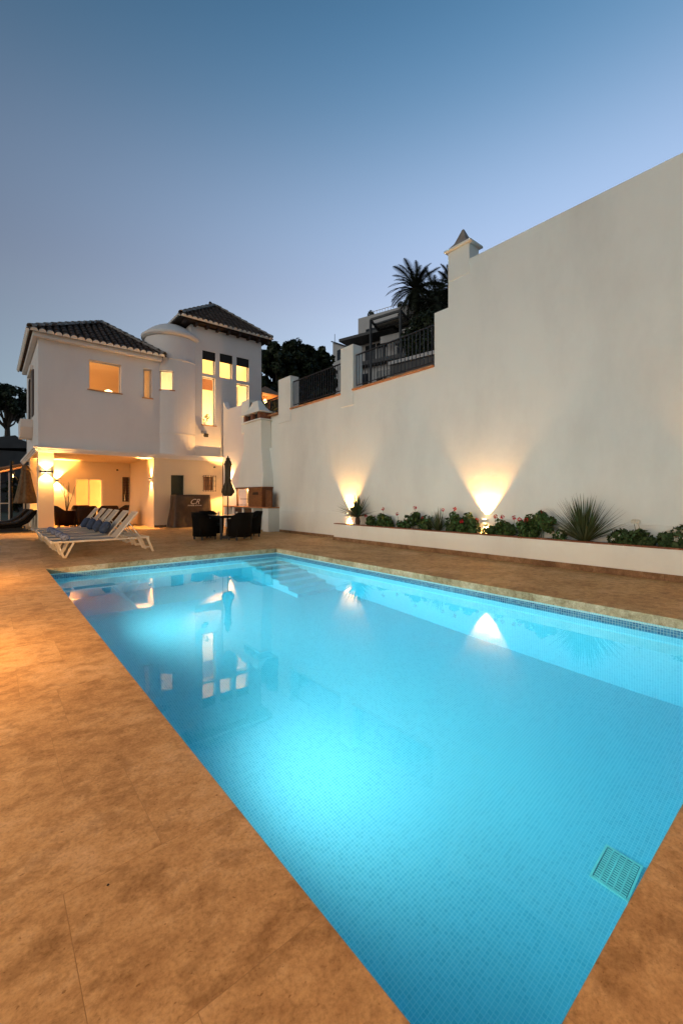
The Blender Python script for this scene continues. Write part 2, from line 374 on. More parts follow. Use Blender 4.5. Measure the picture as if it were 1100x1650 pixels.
def uvm(me):
    uv = me.uv_layers.new(name='UVMap')
    if len(me.polygons) > 20000: return
    for p in me.polygons:
        nx, ny, nz = (abs(c) for c in p.normal)
        for li in p.loop_indices:
            c = me.vertices[me.loops[li].vertex_index].co
            uv.data[li].uv = (c.x, c.y) if nz >= nx and nz >= ny else ((c.y, c.z) if nx >= ny else (c.x, c.z))
def obj(name, me, mat, parent=None, loc=(0, 0, 0), rot=(0, 0, 0), bevel=0, **pr):
    o = bpy.data.objects.new(name, me); COL.objects.link(o)
    if mat and not me.materials: me.materials.append(MATS[mat])
    o.location = loc; o.rotation_euler = rot
    if parent is not None: setpar(o, parent)
    if bevel:
        b = o.modifiers.new('Bevel', 'BEVEL'); b.width = bevel; b.segments = 2; b.limit_method = 'ANGLE'; b.angle_limit = R(40)
    for k, v in pr.items(): o[k] = v
    return o
def setpar(o, parent):
    """child coordinates stay world coordinates; the parent is an Empty or a mesh that sits where it was first put"""
    o.parent = parent
    m = Matrix.Identity(4); p = parent; chain = []
    while p is not None: chain.append(p); p = p.parent
    for p in reversed(chain): m = m @ p.matrix_parent_inverse @ Matrix.LocRotScale(p.location, p.rotation_euler, p.scale)
    o.matrix_parent_inverse = m.inverted()
def thing(name, label, cat, loc=(0, 0, 0), rz=0, group=None):
    o = bpy.data.objects.new(name, None); COL.objects.link(o); o.empty_display_size = 0.2
    o.location = loc; o.rotation_euler = (0, 0, rz); o['label'] = label; o['category'] = cat
    if group: o['group'] = group
    return o
def dup(o, parent=None, loc=None, rz=None, label=None):
    c = o.copy(); COL.objects.link(c)
    if parent is not None: c.parent = parent
    if loc is not None: c.location = loc
    if rz is not None: c.rotation_euler = (0, 0, rz)
    if label: c['label'] = label
    for ch in list(o.children): dup(ch, c)
    return c
def holes_wall(axis, pos, thick, u0, u1, z0, z1, holes):
    """wall in the plane axis=pos (outer face), thickness towards +axis, rectangular openings with reveals"""
    us = sorted({u0, u1, *[h[0] for h in holes], *[h[1] for h in holes]}); zs = sorted({z0, z1, *[h[2] for h in holes], *[h[3] for h in holes]})
    m = MB()
    def P(u, z, d): return (u, pos + d, z) if axis == 'y' else (pos + d, u, z)
    for i in range(len(us) - 1):
        for j in range(len(zs) - 1):
            a, b, c, d = us[i], us[i + 1], zs[j], zs[j + 1]
            if any(h[0] <= a and b <= h[1] and h[2] <= c and d <= h[3] for h in holes): continue
            for t in (0, thick): m.quad(P(a, c, t), P(b, c, t), P(b, d, t), P(a, d, t))
    for (a, b, c, d) in holes + [(u0, u1, z0, z1)]:
        m.quad(P(a, c, 0), P(b, c, 0), P(b, c, thick), P(a, c, thick)); m.quad(P(a, d, 0), P(b, d, 0), P(b, d, thick), P(a, d, thick))
        m.quad(P(a, c, 0), P(a, d, 0), P(a, d, thick), P(a, c, thick)); m.quad(P(b, c, 0), P(b, d, 0), P(b, d, thick), P(b, c, thick))
    return m
def lamp(kind, loc, power, col, parent=None, aim=None, size=0.04, angle=None, blend=0.4, name='lamp_light'):
    l = bpy.data.lights.new(name, kind); l.energy = power; l.color = col
    l.shadow_soft_size = size
    if kind == 'SPOT': l.spot_size = angle; l.spot_blend = blend
    o = bpy.data.objects.new(name, l); COL.objects.link(o); o.location = loc
    if aim is not None: o.rotation_euler = Vector(aim).to_track_quat('-Z', 'Y').to_euler()
    if parent is not None: setpar(o, parent)
    return o
WARM = (1.0, 0.50, 0.15)
WARM2 = (1.0, 0.62, 0.26)
def leafy(n, centres, size, r, up=0.2, jag=0.4):
    """n leaf faces scattered round clump centres [(x,y,z,rad)...]"""
    m = MB(); vs = m.v; fs = m.f
    for i in range(n):
        c = centres[r.randrange(len(centres))]
        while True:
            d = Vector((r.uniform(-1, 1), r.uniform(-1, 1), r.uniform(-1, 1)))
            if 0.05 < d.length < 1: break
        d = d.normalized() * (d.length ** 0.45)
        p = Vector(c[:3]) + d * c[3]
        nrm = (d + Vector((r.uniform(-1, 1), r.uniform(-1, 1), r.uniform(-0.6, 1) + up))).normalized()
        a = nrm.cross(Vector((r.uniform(-1, 1), r.uniform(-1, 1), r.uniform(-1, 1)))).normalized(); b = nrm.cross(a)
        s = size * r.uniform(0.6, 1.3); k = len(vs)
        vs += [tuple(p - a * s), tuple(p - b * s * 0.55 + nrm * s * 0.15), tuple(p + a * s * r.uniform(0.8, 1.2)), tuple(p + b * s * 0.55 + nrm * s * 0.15)]
        fs.append((k, k + 1, k + 2, k + 3))
    return m
def put(m, fn):
    m.v = [tuple(fn(Vector(p))) for p in m.v]; return m

# ================================================================== SETTING
PX0, PX1, PY0, PY1 = 0.77, 5.45, 0.44, 9.05     # pool opening
WZ = -0.19                                       # water level
FZ = -2.05                                       # pool floor
DX0, DX1, DY0, DY1 = -5.0, 8.24, -3.5, 27.0      # terrace
WX = 8.28                                        # big white wall, upper face
DADO = 8.235
HF = 18.9                                        # house, upper facade
GF = 18.7                                        # house, ground floor front

# ---- lower ground, a ring round the terrace
g = MB()
BIG = 700
xs = [-BIG, DX0, 8.5, BIG]; ys = [-BIG, DY0, DY1, BIG]
for i in range(3):
    for j in range(3):
        if i == 1 and j == 1: continue
        g.quad((xs[i], ys[j], -0.06), (xs[i + 1], ys[j], -0.06), (xs[i + 1], ys[j + 1], -0.06), (xs[i], ys[j + 1], -0.06))
g.build('ground', 'grass_ground', kind='structure', smooth='open')
# ---- hillside above the wall
hx = [8.58, 9.2, 10.5, 12, 14, 17, 20, 24, 28, 33, 38, 45, 55, 70, 95, 140, 220, 400, 650]
hy = [-200, -80, -40, -20, -10, -4, 0, 3, 6, 9, 12, 15, 18, 21, 24, 28, 33, 38, 45, 55, 70, 100, 150, 250, 450]
def hillz(x, y):
    z = 4.25 + 0.31 * max(0, x - 11) if x < 40 else 4.25 + 0.31 * 29 + 0.10 * (x - 40)
    z += 0.4 * math.sin(x * 0.31 + y * 0.17) * min(1, max(0, (x - 12) / 8))
    f = 1.0 if y < 40 else max(0.35, 1 - (y - 40) / 160)
    return 4.25 + (min(z, 34) - 4.25) * f
vs = [(x, y, hillz(x, y)) for x in hx for y in hy]; n = len(hy)
fs = [(i * n + j, (i + 1) * n + j, (i + 1) * n + j + 1, i * n + j + 1) for i in range(len(hx) - 1) for j in range(n - 1)]
m = MB().add(vs, fs)
m.quad((8.58, -200, -0.1), (8.58, 450, -0.1), (8.58, 450, 4.25), (8.58, -200, 4.25))
m.build('hillside', 'earth', kind='structure', smooth='open')

# ---- terrace: bedding sheet, paving stones
bed = MB()
for (a, b, c, d) in [(DX0, PX0, DY0, DY1), (PX0, PX1, DY0, PY0), (PX0, PX1, PY1, DY1), (PX1, DX1, DY0, DY1)]:
    bed.quad((a, c, -0.0007), (b, c, -0.0007), (b, d, -0.0007), (a, d, -0.0007))
terrace = bed.build('terrace', 'grout', kind='structure', smooth='open')
TL, TW, GAP = 0.60, 0.40, 0.0016
def tile_mesh(name, lx, ly, h, ch):
    m = MB(); a, b = lx / 2, ly / 2
    v = [(-a, -b, -h), (a, -b, -h), (a, b, -h), (-a, b, -h), (-a, -b, -ch), (a, -b, -ch), (a, b, -ch), (-a, b, -ch),
         (-a + ch, -b + ch, 0), (a - ch, -b + ch, 0), (a - ch, b - ch, 0), (-a + ch, b - ch, 0)]
    f = [(8, 9, 10, 11)] + [(i, (i + 1) % 4, 4 + (i + 1) % 4, 4 + i) for i in range(4)] + [(4 + i, 4 + (i + 1) % 4, 8 + (i + 1) % 4, 8 + i) for i in range(4)]
    me = bpy.data.meshes.new(name); me.from_pydata(v, [], f); me.update(); me.materials.append(MATS['travertine']); return me
tme = tile_mesh('paving_stone', TW, TL, 0.03, 0.0003)
COPE = 0.38
tiles = []
def column(x0, x1, y0, y1, seed):
    r = random.Random(seed); y = y0 - r.uniform(0, 0.5)
    while y < y1:
        a, b = max(y, y0), min(y + TL, y1)
        if b - a > 0.03: tiles.append((x0, x1, a, b))
        y += TL
cx0, cx1, cy0, cy1 = PX0 - COPE, PX1 + COPE, PY0 - COPE, PY1 + COPE
edges = [cx0 - TW * k for k in range(12, 0, -1)] + [cx0]
nmid = 13; edges += [cx0 + (cx1 - cx0) * k / nmid for k in range(1, nmid + 1)]
k = 1
while cx1 + TW * k < DX1: edges.append(cx1 + TW * k); k += 1
edges.append(DX1)
for i in range(len(edges) - 1):
    a, b = edges[i], edges[i + 1]
    if b - a < 0.03: continue
    end = 22.6 if a > 1.35 else DY1
    if a > 5.3: end = GF
    if cx0 - 0.001 <= a < cx1 - 0.001:
        column(a, b, DY0, cy0, i * 7 + 1); column(a, b, cy1, end, i * 7 + 3)
    elif abs(b - cx0) < 0.001: column(a, b, DY0, PY0, i * 7 + 2); column(a, b, PY1, end, i * 7 + 4)
    else: column(a, b, DY0, end, i * 7 + 2)
def seen(t):
    x, y = (t[0] + t[1]) / 2, (t[2] + t[3]) / 2
    zc = x * S_ + y * C_; xc = x * C_ - y * S_
    if zc < 0.5: return 1e6
    px = CXP + FPX * xc / zc; py = HYP + FPX * CAMH / zc
    pen = 0 if (-120 < px < 1220 and py < 1800) else 1000
    return pen + zc
tiles.sort(key=seen)
rest = MB(); rt = random.Random(3)
for i, (a, b, c, d) in enumerate(tiles):
    dz = rt.uniform(0.0, 0.0003)
    if i < 285:
        o = bpy.data.objects.new('paving_stone', tme); COL.objects.link(o); o.parent = terrace
        o.location = ((a + b) / 2, (c + d) / 2, dz); o.scale = ((b - a - GAP) / TW, (d - c - GAP) / TL, 1)
    else: rest.box(a + GAP / 2, b - GAP / 2, c + GAP / 2, d - GAP / 2, -0.03, dz)
rest.build('paving_stones_beyond', 'travertine', terrace, kind='stuff', fix=False)

# ---- pool: basin, waterline band, steps, coping, water
basin = MB()
basin.quad((PX0, PY0, FZ), (PX1, PY0, FZ), (PX1, PY1, FZ), (PX0, PY1, FZ))
pool = basin.build('pool_basin', 'mosaic', kind='structure', smooth='open')
for (a, b) in [((PX0, PY0), (PX0, PY1)), ((PX0, PY1), (PX1, PY1)), ((PX1, PY1), (PX1, PY0)), ((PX1, PY0), (PX0, PY0))]:
    MB().quad((*a, FZ), (*b, FZ), (*b, -0.1), (*a, -0.1)).build('pool_wall', 'mosaic', pool, smooth='open')
e = 0.004
for (x0, x1, y0, y1) in [(PX0, PX0 + e, PY0, PY1), (PX1 - e, PX1, PY0, PY1), (PX0 + e, PX1 - e, PY0, PY0 + e), (PX0 + e, PX1 - e, PY1 - e, PY1)]:
    MB().box(x0, x1, y0, y1, -0.225, -0.121).build('waterline_band', 'mosaic_band', pool)
NST = 7
for k in range(NST):
    ztop = -0.42 - k * 0.235; y0 = PY1 - 0.33 * (k + 1)
    MB().box(4.52, PX1 - 0.001, y0, y0 + 0.33, FZ + 0.001, ztop).build('pool_step', 'mosaic', pool)
cme = {}
def coping(x0, x1, y0, y1):
    dx, dy = x1 - x0 - 0.002, y1 - y0 - 0.002
    key = (round(dx, 2), round(dy, 2))
    if key not in cme:
        me = tile_mesh('coping_stone', dx, dy, 0.12, 0.0003); me.materials.clear()
        me.materials.append(MATS['travertine']); me.materials.append(MATS['travertine_edge'])
        for p in me.polygons: p.material_index = 0 if p.normal.z > 0.5 else 1
        cme[key] = me
    o = bpy.data.objects.new('coping_stone', cme[key]); COL.objects.link(o); o.parent = pool
    o.location = ((x0 + x1) / 2, (y0 + y1) / 2, rt.uniform(0.0, 0.0003))
nx, ny = 8, 15
for i in range(nx):
    a = cx0 + (cx1 - cx0) * i / nx; b = cx0 + (cx1 - cx0) * (i + 1) / nx
    coping(a, b, cy0, PY0); coping(a, b, PY1, cy1)
for j in range(ny):
    a = PY0 + (PY1 - PY0) * j / ny; b = PY0 + (PY1 - PY0) * (j + 1) / ny
    wl_ = COPE + (0.0, 0.21, -0.09, 0.14, 0.05, 0.24, -0.05)[j % 7]
    coping(PX0 - wl_, PX0, a, b); coping(PX1, cx1, a, b)
    o = bpy.data.objects.new('paving_stone', tme); COL.objects.link(o); o.parent = terrace
    xa, xb = cx0 - TW, PX0 - wl_
    o.location = ((xa + xb) / 2, (a + b) / 2, 0.0001); o.scale = ((xb - xa - GAP) / TW, (b - a - GAP) / TL, 1)
MB().box(PX0 - 0.02, PX1 + 0.02, PY0 - 0.02, PY1 + 0.02, FZ - 0.15, WZ).build('pool_water', 'water', kind='structure')
# main drain on the pool floor
dr = thing('pool_drain', 'pale slotted grille lying on the pool floor at the near edge', 'drain', (3.19, 0.99, FZ))
DXA, DXB, DYA, DYB = 3.045, 3.345, 0.885, 1.105
fr = MB()
for (x0, x1, y0, y1) in [(DXA, DXA + 0.012, DYA, DYB), (DXB - 0.012, DXB, DYA, DYB), (DXA + 0.012, DXB - 0.012, DYA, DYA + 0.012), (DXA + 0.012, DXB - 0.012, DYB - 0.012, DYB)]: fr.box(x0, x1, y0, y1, FZ + 0.001, FZ + 0.012)
fr.build('frame', 'grille_plastic', dr)
MB().box(DXA + 0.012, DXB - 0.012, DYA + 0.012, DYB - 0.012, FZ + 0.001, FZ + 0.003).build('sump', 'grille_dark', dr)
for i in range(4):
    y = DYA + 0.012 + (DYB - DYA - 0.024) * (i + 1) / 5
    MB().box(DXA + 0.012, DXB - 0.012, y - 0.004, y + 0.004, FZ + 0.0035, FZ + 0.011).build('cross_bar', 'grille_plastic', dr)
for i in range(5):
    y0 = DYA + 0.012 + (DYB - DYA - 0.024) * i / 5
    sl = MB()
    for q in range(15):
        x = DXA + 0.018 + q * (DXB - DXA - 0.032) / 15; sl.box(x, x + 0.008, y0 + 0.005, y0 + 0.034, FZ + 0.004, FZ + 0.010)
    sl.build('slot_row', 'grille_plastic', dr, kind='stuff')
# underwater lights on the left wall
for i, y in enumerate((6.7, 3.0)):
    t = thing('pool_light', ['round underwater light in the pool wall nearer the house', 'round underwater light in the pool wall nearer the camera'][i], 'pool light', (PX0, y, -0.75), group='underwater lights')
    ring = MB(); ring.tube([(PX0 + 0.001, y, -0.75), (PX0 + 0.03, y, -0.75)], [0.15, 0.13], 20); ring.build('bezel', 'steel', t)
    MB().tube([(PX0 + 0.031, y, -0.75), (PX0 + 0.036, y, -0.75)], [0.10, 0.095], 20).build('lens', 'bulb_pool', t)
    lamp('SPOT', (PX0 + 0.08, y, -0.75), 150, (1.0, 0.97, 0.89), t, (1, 0, 0.13), 0.08, R(152), 1.0)

# ================================================================== WHITE WALL ALONG THE TERRACE
wall = thing('white_wall', 'tall white rendered retaining wall running along the right of the terrace', 'wall', (WX, 6, 0))
TH = 0.3
Y_END = 18.9
MB().prism([(-3.5, 0), (-3.5, 6.62), (6.05, 6.62), (6.05, 5.72), (6.45, 5.72), (6.45, 4.42), (9.72, 4.42), (9.72, 4.42), (13.62, 4.40), (13.62, 3.16), (16.04, 3.16), (16.04, 0)], 'x', WX, WX + TH).build('wall_face', 'stucco', wall, bevel=0.012)
MB().box(WX + 0.10, WX + TH, 13.62, 16.04, 3.165, 4.38).build('recessed_panel', 'stucco', wall)
MB().prism([(16.05, 0), (16.05, 5.25), (18.2, 5.3), (18.45, 5.45), (18.68, 5.75), (18.68, 0)], 'x', WX + 0.1, WX + 0.34).build('wing', 'stucco_house', wall, bevel=0.01)
MB().box(DADO, WX - 0.001, -3.5, 13.5, 0.0, 0.80).build('dado', 'stucco', wall, bevel=0.008)
# skirting stones along dado
y = 9.86
while y < 13.45:
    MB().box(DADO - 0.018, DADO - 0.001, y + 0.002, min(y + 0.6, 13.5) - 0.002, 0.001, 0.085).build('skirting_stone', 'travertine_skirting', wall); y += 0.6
def pier(y0, y1, top, x0=WX - 0.02, z0=4.0):
    p = MB().box(x0, WX + TH + 0.04, y0, y1, z0, top).build('pier', 'stucco', wall, bevel=0.01)
    m = MB(); ym = (y0 + y1) / 2; xm = (x0 + WX + TH) / 2
    m.add([(x0, y0, top), (WX + TH + 0.04, y0, top), (WX + TH + 0.04, y1, top), (x0, y1, top), (xm, ym, top + 0.07)], [(0, 1, 4), (1, 2, 4), (2, 3, 4), (3, 0, 4)])
    m.build('pier_top', 'stucco', p); return p
pier(9.40, 9.98, 5.80); pier(12.78, 13.6, 5.62)
pier(16.05, 16.75, 5.36, WX + 0.06)
fp = MB().box(WX - 0.015, WX + 0.37, 5.47, 6.04, 6.3, 6.98).build('pier', 'stucco', wall, bevel=0.01)
MB().box(WX - 0.085, WX + 0.44, 5.40, 6.11, 6.981, 7.03).build('cap_slab', 'stucco', fp, bevel=0.01)
m = MB(); cx_, cy_ = WX + 0.178, 5.755
prof = [(0.24, 0.27, 7.031), (0.135, 0.15, 7.16), (0.02, 0.02, 7.47)]
vs = []
for (a, b, z) in prof: vs += [(cx_ - a, cy_ - b, z), (cx_ + a, cy_ - b, z), (cx_ + a, cy_ + b, z), (cx_ - a, cy_ + b, z)]
m.add(vs, [(3, 2, 1, 0), (8, 9, 10, 11)] + [(r * 4 + i, r * 4 + (i + 1) % 4, r * 4 + 4 + (i + 1) % 4, r * 4 + 4 + i) for r in range(2) for i in range(4)])
m.build('finial', 'ridge_tile', fp)
for (y0, y1, z, hh_) in [(1.2, 2.3, 3.66, .006), (2.34, 3.1, 3.655, .004), (3.2, 4.9, 3.645, .004), (9.0, 9.8, 3.02, .005), (10.2, 10.9, 3.0, .007), (5.5, 6.4, 4.30, .005), (6.6, 8.4, 3.0, .003)]:
    MB().box(WX - 0.0035, WX - 0.001, y0, y1, z, z + hh_).build('render_joint', 'stucco', wall)
# terracotta sills under the railings, single tiles
for (a, b, z) in [(6.46, 9.72, 4.42), (9.98, 12.78, 4.40), (13.62, 16.03, 4.38)]:
    n = max(1, round((b - a) / 0.3))
    for i in range(n):
        y0 = a + (b - a) * i / n; y1 = a + (b - a) * (i + 1) / n
        if 9.39 < (y0 + y1) / 2 < 9.99: continue
        MB().box(WX - 0.06, WX + TH - 0.002, y0 + 0.003, y1 - 0.003, z + 0.002, z + 0.045 + rt.uniform(0, 0.003)).build('sill_tile', 'terracotta', wall)
# railings
def railing(y0, y1, zb, zt0, zt1, label):
    t = thing('railing', label, 'railing', (WX + 0.1, (y0 + y1) / 2, zb), group='iron railings on the white wall')
    x = WX + 0.1
    MB().bar((x, y0, zt0), (x, y1, zt1), 0.045, 0.03).build('top_rail', 'rail_metal', t)
    MB().bar((x, y0, zb + 0.12), (x, y1, zb + 0.12), 0.03, 0.02).build('bottom_rail', 'rail_metal', t)
    n = max(3, round((y1 - y0) / 0.125))
    for i in range(n + 1):
        y = y0 + (y1 - y0) * i / n; zz = zt0 + (zt1 - zt0) * i / n
        MB().bar((x, y, zb + (0.0 if i % 8 == 0 else 0.12)), (x, y, zz), 0.017).build('baluster', 'rail_metal', t)
railing(6.47, 9.38, 4.465, 5.48, 5.48, 'dark iron railing between the finial pier and the middle pier')
railing(10.0, 12.76, 4.445, 5.40, 5.40, 'dark iron railing between the two low white piers')
railing(13.64, 16.0, 4.425, 5.05, 5.05, 'short dark iron railing beside the barbecue chimney')

# ---- planter bed
pl = thing('planter', 'long low white planter bed with dark brick rim along the wall', 'planter', (7.9, 3, 0))
PLX = 7.84
MB().box(PLX, PLX + 0.12, -3.5, 9.78, 0.0, 0.475).build('front_wall', 'stucco', pl, bevel=0.006)
MB().box(PLX + 0.121, DADO - 0.002, 9.66, 9.78, 0.0, 0.475).build('end_wall', 'stucco', pl, bevel=0.006)
s = MB().box(PLX + 0.122, DADO - 0.002, -3.5, 9.655, 0.0, 0.455).build('soil', 'soil', pl)
y = -1.5
while y < 9.78:
    MB().box(PLX - 0.006, PLX + 0.125, y + 0.002, min(y + 0.24, 9.785) - 0.002, 0.476, 0.500 + rt.uniform(-0.002, 0.003)).build('rim_brick', 'brick_edge', pl); y += 0.24
y = -1.4
while y < 9.78:
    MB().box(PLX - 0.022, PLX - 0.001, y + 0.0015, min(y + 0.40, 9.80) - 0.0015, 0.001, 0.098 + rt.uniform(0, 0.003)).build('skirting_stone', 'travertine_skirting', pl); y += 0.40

# ---- up-and-down wall lights
def sconce(p, nrm, label, up=60, dn=40, ang=72, wdt=0.11, dep=0.10, hgt=0.08, blend=0.35, col=WARM, tilt=0.0, body='iron'):
    """p = point on the wall, nrm = outward wall normal"""
    t = thing('wall_light', label, 'wall light', p, group='up and down wall lights')
    p = Vector(p); nrm = Vector(nrm); tan = Vector((-nrm.y, nrm.x, 0))
    def bx(d0, d1, w0, z0, z1):
        m = MB(); vs = [p + nrm * d + tan * s_ * w0 / 2 + Vector((0, 0, z)) for z in (z0, z1) for d in (d0, d1) for s_ in (-1, 1)]
        return m.add(vs, [(0, 1, 3, 2), (4, 6, 7, 5), (0, 4, 5, 1), (2, 3, 7, 6), (0, 2, 6, 4), (1, 5, 7, 3)])
    bx(0.001, 0.02, wdt * 0.8, -hgt * 0.4, hgt * 0.4).build('back_plate', 'steel', t)
    bx(0.021, dep, wdt, -hgt / 2, hgt / 2).build('body', body, t)
    for s_ in (1, -1):
        z = s_ * (hgt / 2 + 0.004)
        bx(0.035, dep - 0.014, wdt * 0.7, min(z, z - s_ * 0.003), max(z, z - s_ * 0.003)).build('lens', 'bulb', t)
        lamp('SPOT', p + nrm * (dep * 0.55) + Vector((0, 0, z + s_ * 0.02)), up if s_ > 0 else dn, col, t, (-tilt * nrm.x, -tilt * nrm.y, s_), 0.02, R(ang), blend)
    return t
sconce((DADO, 9.52, 0.83 - 0.08), (-1, 0, 0), 'lit wall light behind the small yucca at the planter end', 85, 26, 82, blend=0.5, tilt=0.2, body='stucco', col=(1.0, 0.47, 0.13))
sconce((DADO, 5.03, 0.83 - 0.08), (-1, 0, 0), 'lit wall light among the geraniums in the middle of the planter', 82, 26, 82, blend=0.5, tilt=0.2, body='stucco', col=(1.0, 0.47, 0.13))
sconce((DADO, 0.75, 0.83 - 0.08), (-1, 0, 0), 'lit wall light at the near end of the planter beyond the right edge', 85, 26, 82, blend=0.5, tilt=0.2, body='stucco', col=(1.0, 0.47, 0.13))
# ================================================================== VILLA
V = thing('villa', 'white two storey villa with lit windows, round turret and dark tiled roofs', 'house', (5.0, 20.5, 0))
def pxY(x0, y0, x1, y1, Y=HF):
    a = onY(x0, (y0), Y); b = onY(x1, (y1), Y); zt = onY((x0 + x1) / 2, y0, Y).z; zb = onY((x0 + x1) / 2, y1, Y).z
    return (a.x, b.x, zb, zt)
w1 = (2.98, 4.12, 5.47, 6.63); w2 = (4.96, 5.30, 5.45, 6.67)
LW0, LW1 = 1.38, 5.62
MB_ = holes_wall('y', HF, 0.28, LW0, LW1, 3.12, 7.16, [w1, w2]); MB_.build('upper_wall', 'stucco_house', V)
# left side wall with the bay window opening
bay = (21.3, 22.5, 4.55, 6.35)
holes_wall('x', LW0, 0.28, HF + 0.281, 24.9, 3.12, 7.16, [bay]).build('side_wall', 'stucco_house', V)
MB().box(LW0 + 0.281, 6.6, 24.6, 24.9, 0, 7.16).build('rear_wall', 'stucco_house', V)
# tower block
TX0, TX1, TY1 = 6.95, 10.5, 21.9
A = (326, 347); B_ = (354, 374.5); C2 = (381, 401)
tw = []
for (c, ya, yb) in [(A, 566, 603), (B_, 571, 609.5), (C2, 577, 614), (A, 607.5, 685), (C2, 619, 662)]:
    tw.append(pxY(c[0], ya, c[1], yb))
zs = 9.03
holes_wall('y', HF, 0.28, TX0, TX1, 3.12, zs, tw).build('tower_wall', 'stucco_house', V)
MB().box(TX1 - 0.28, TX1, HF + 0.281, TY1, 0.0, zs).build('tower_side_wall', 'stucco_house', V)
MB().box(TX0, TX0 + 0.28, HF + 0.281, TY1, 7.0, zs).build('tower_side_wall', 'stucco_house', V)
MB().box(TX0 + 0.281, TX1 - 0.281, TY1 - 0.28, TY1, 0, zs).build('tower_rear_wall', 'stucco_house', V)
# turret: cylinder with a real opening
tcx, tcy, tr = 6.38, 19.72, 1.12
def cyl_hit(px):
    r = ray(px, 700); a = r.x ** 2 + r.y ** 2; b = -2 * (r.x * tcx + r.y * tcy); c = tcx ** 2 + tcy ** 2 - tr ** 2
    t = (-b - math.sqrt(max(0, b * b - 4 * a * c))) / (2 * a); return math.atan2(r.y * t - tcy, r.x * t - tcx), t
a0, t0 = cyl_hit(255); a1, t1 = cyl_hit(279.5)
zt_ = CAMH + (HYP - 597) / FPX * (t0 + t1) / 2; zb_ = CAMH + (HYP - 628) / FPX * (t0 + t1) / 2
angs = sorted([a0, a1] + [2 * math.pi * k / 56 - math.pi for k in range(57)]); zz = [3.12, zb_, zt_, 8.25]
tm = MB()
def cp(a, z, r=tr): return (tcx + r * math.cos(a), tcy + r * math.sin(a), z)
for i in range(len(angs) - 1):
    for j in range(3):
        hole = j == 1 and angs[i] >= min(a0, a1) - 1e-6 and angs[i + 1] <= max(a0, a1) + 1e-6
        if hole: continue
        tm.quad(cp(angs[i], zz[j]), cp(angs[i + 1], zz[j]), cp(angs[i + 1], zz[j + 1]), cp(angs[i], zz[j + 1]))
        tm.quad(cp(angs[i], zz[j], tr - 0.2), cp(angs[i + 1], zz[j], tr - 0.2), cp(angs[i + 1], zz[j + 1], tr - 0.2), cp(angs[i], zz[j + 1], tr - 0.2))
lo, hi = min(a0, a1), max(a0, a1)
for a in (lo, hi): tm.quad(cp(a, zb_), cp(a, zt_), cp(a, zt_, tr - 0.2), cp(a, zb_, tr - 0.2))
for z in (zb_, zt_): tm.quad(cp(lo, z), cp(hi, z), cp(hi, z, tr - 0.2), cp(lo, z, tr - 0.2))
tu = tm.build('turret', 'stucco_house', V)
for z, rr in ((4.0, 0.02), (7.22, 0.03)):
    MB().lathe([(tr - 0.02, z), (tr + rr, z + 0.01), (tr + rr, z + 0.05), (tr - 0.02, z + 0.06)], (tcx, tcy, 0), 56).build('string_course', 'stucco_house', tu, smooth=False)
prof = [(tr - 0.1, 8.251), (tr + 0.06, 8.27), (tr + 0.14, 8.33), (tr + 0.15, 8.42), (tr + 0.10, 8.45)]
for k in range(1, 9):
    q_ = 1 - k / 8; prof.append(((tr + 0.10) * q_ + 0.001, 8.45 + 0.62 * (1 - q_ * q_)))
d_ = MB().lathe(prof, (tcx, tcy, 0), 48).build('dome', 'stucco_house', tu)
# ground floor
gd = pxY(275.5, 765.5, 297, 850, GF); gd = (gd[0], gd[1], 0.0, gd[3])
gw = pxY(328, 768, 344, 790, GF)
GX0, GX1 = 1.36, 8.36
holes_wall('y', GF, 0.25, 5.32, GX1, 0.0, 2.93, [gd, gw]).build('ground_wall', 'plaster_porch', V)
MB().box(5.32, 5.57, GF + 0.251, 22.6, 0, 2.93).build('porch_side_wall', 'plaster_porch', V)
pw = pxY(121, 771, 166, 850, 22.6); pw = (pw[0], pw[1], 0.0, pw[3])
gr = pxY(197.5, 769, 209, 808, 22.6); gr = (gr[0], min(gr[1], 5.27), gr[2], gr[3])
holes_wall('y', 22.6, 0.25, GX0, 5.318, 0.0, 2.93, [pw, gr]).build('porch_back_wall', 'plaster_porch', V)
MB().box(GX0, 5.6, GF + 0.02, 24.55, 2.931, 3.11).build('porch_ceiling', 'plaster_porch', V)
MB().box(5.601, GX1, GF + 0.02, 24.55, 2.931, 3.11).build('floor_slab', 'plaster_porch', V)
for (a, b, c, d) in [(GF - 0.05, 0.05, 2.92, 2.98), (GF - 0.09, 0.09, 2.981, 3.05), (GF - 0.13, 0.13, 3.051, 3.13)]:
    MB().box(GX0 - b, GX1 - 0.001, a, GF + 0.019, c, d).build('cornice', 'stucco_house', V)
    MB().box(GX0 - b, GX0 - 0.001, GF + 0.0195, 27.0, c, d).build('cornice', 'stucco_house', V)
MB().box(GX0, 1.84, GF, GF + 0.45, 0, 2.92).build('porch_pillar', 'plaster_porch', V, bevel=0.008)
for y in (22.6, 26.6): MB().box(GX0, GX0 + 0.3, y + 0.3, y + 0.6, 0, 2.92).build('porch_pillar', 'plaster_porch', V, bevel=0.008)
MB().box(GX0 + 0.02, GX0 + 0.28, GF + 0.451, 22.58, 0, 0.75).build('porch_parapet', 'plaster_porch', V)
# skirting along the ground wall
x = 5.34
while x < GX1 - 0.05:
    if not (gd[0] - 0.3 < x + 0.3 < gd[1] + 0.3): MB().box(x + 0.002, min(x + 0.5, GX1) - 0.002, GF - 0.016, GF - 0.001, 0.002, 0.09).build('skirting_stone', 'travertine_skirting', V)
    x += 0.5
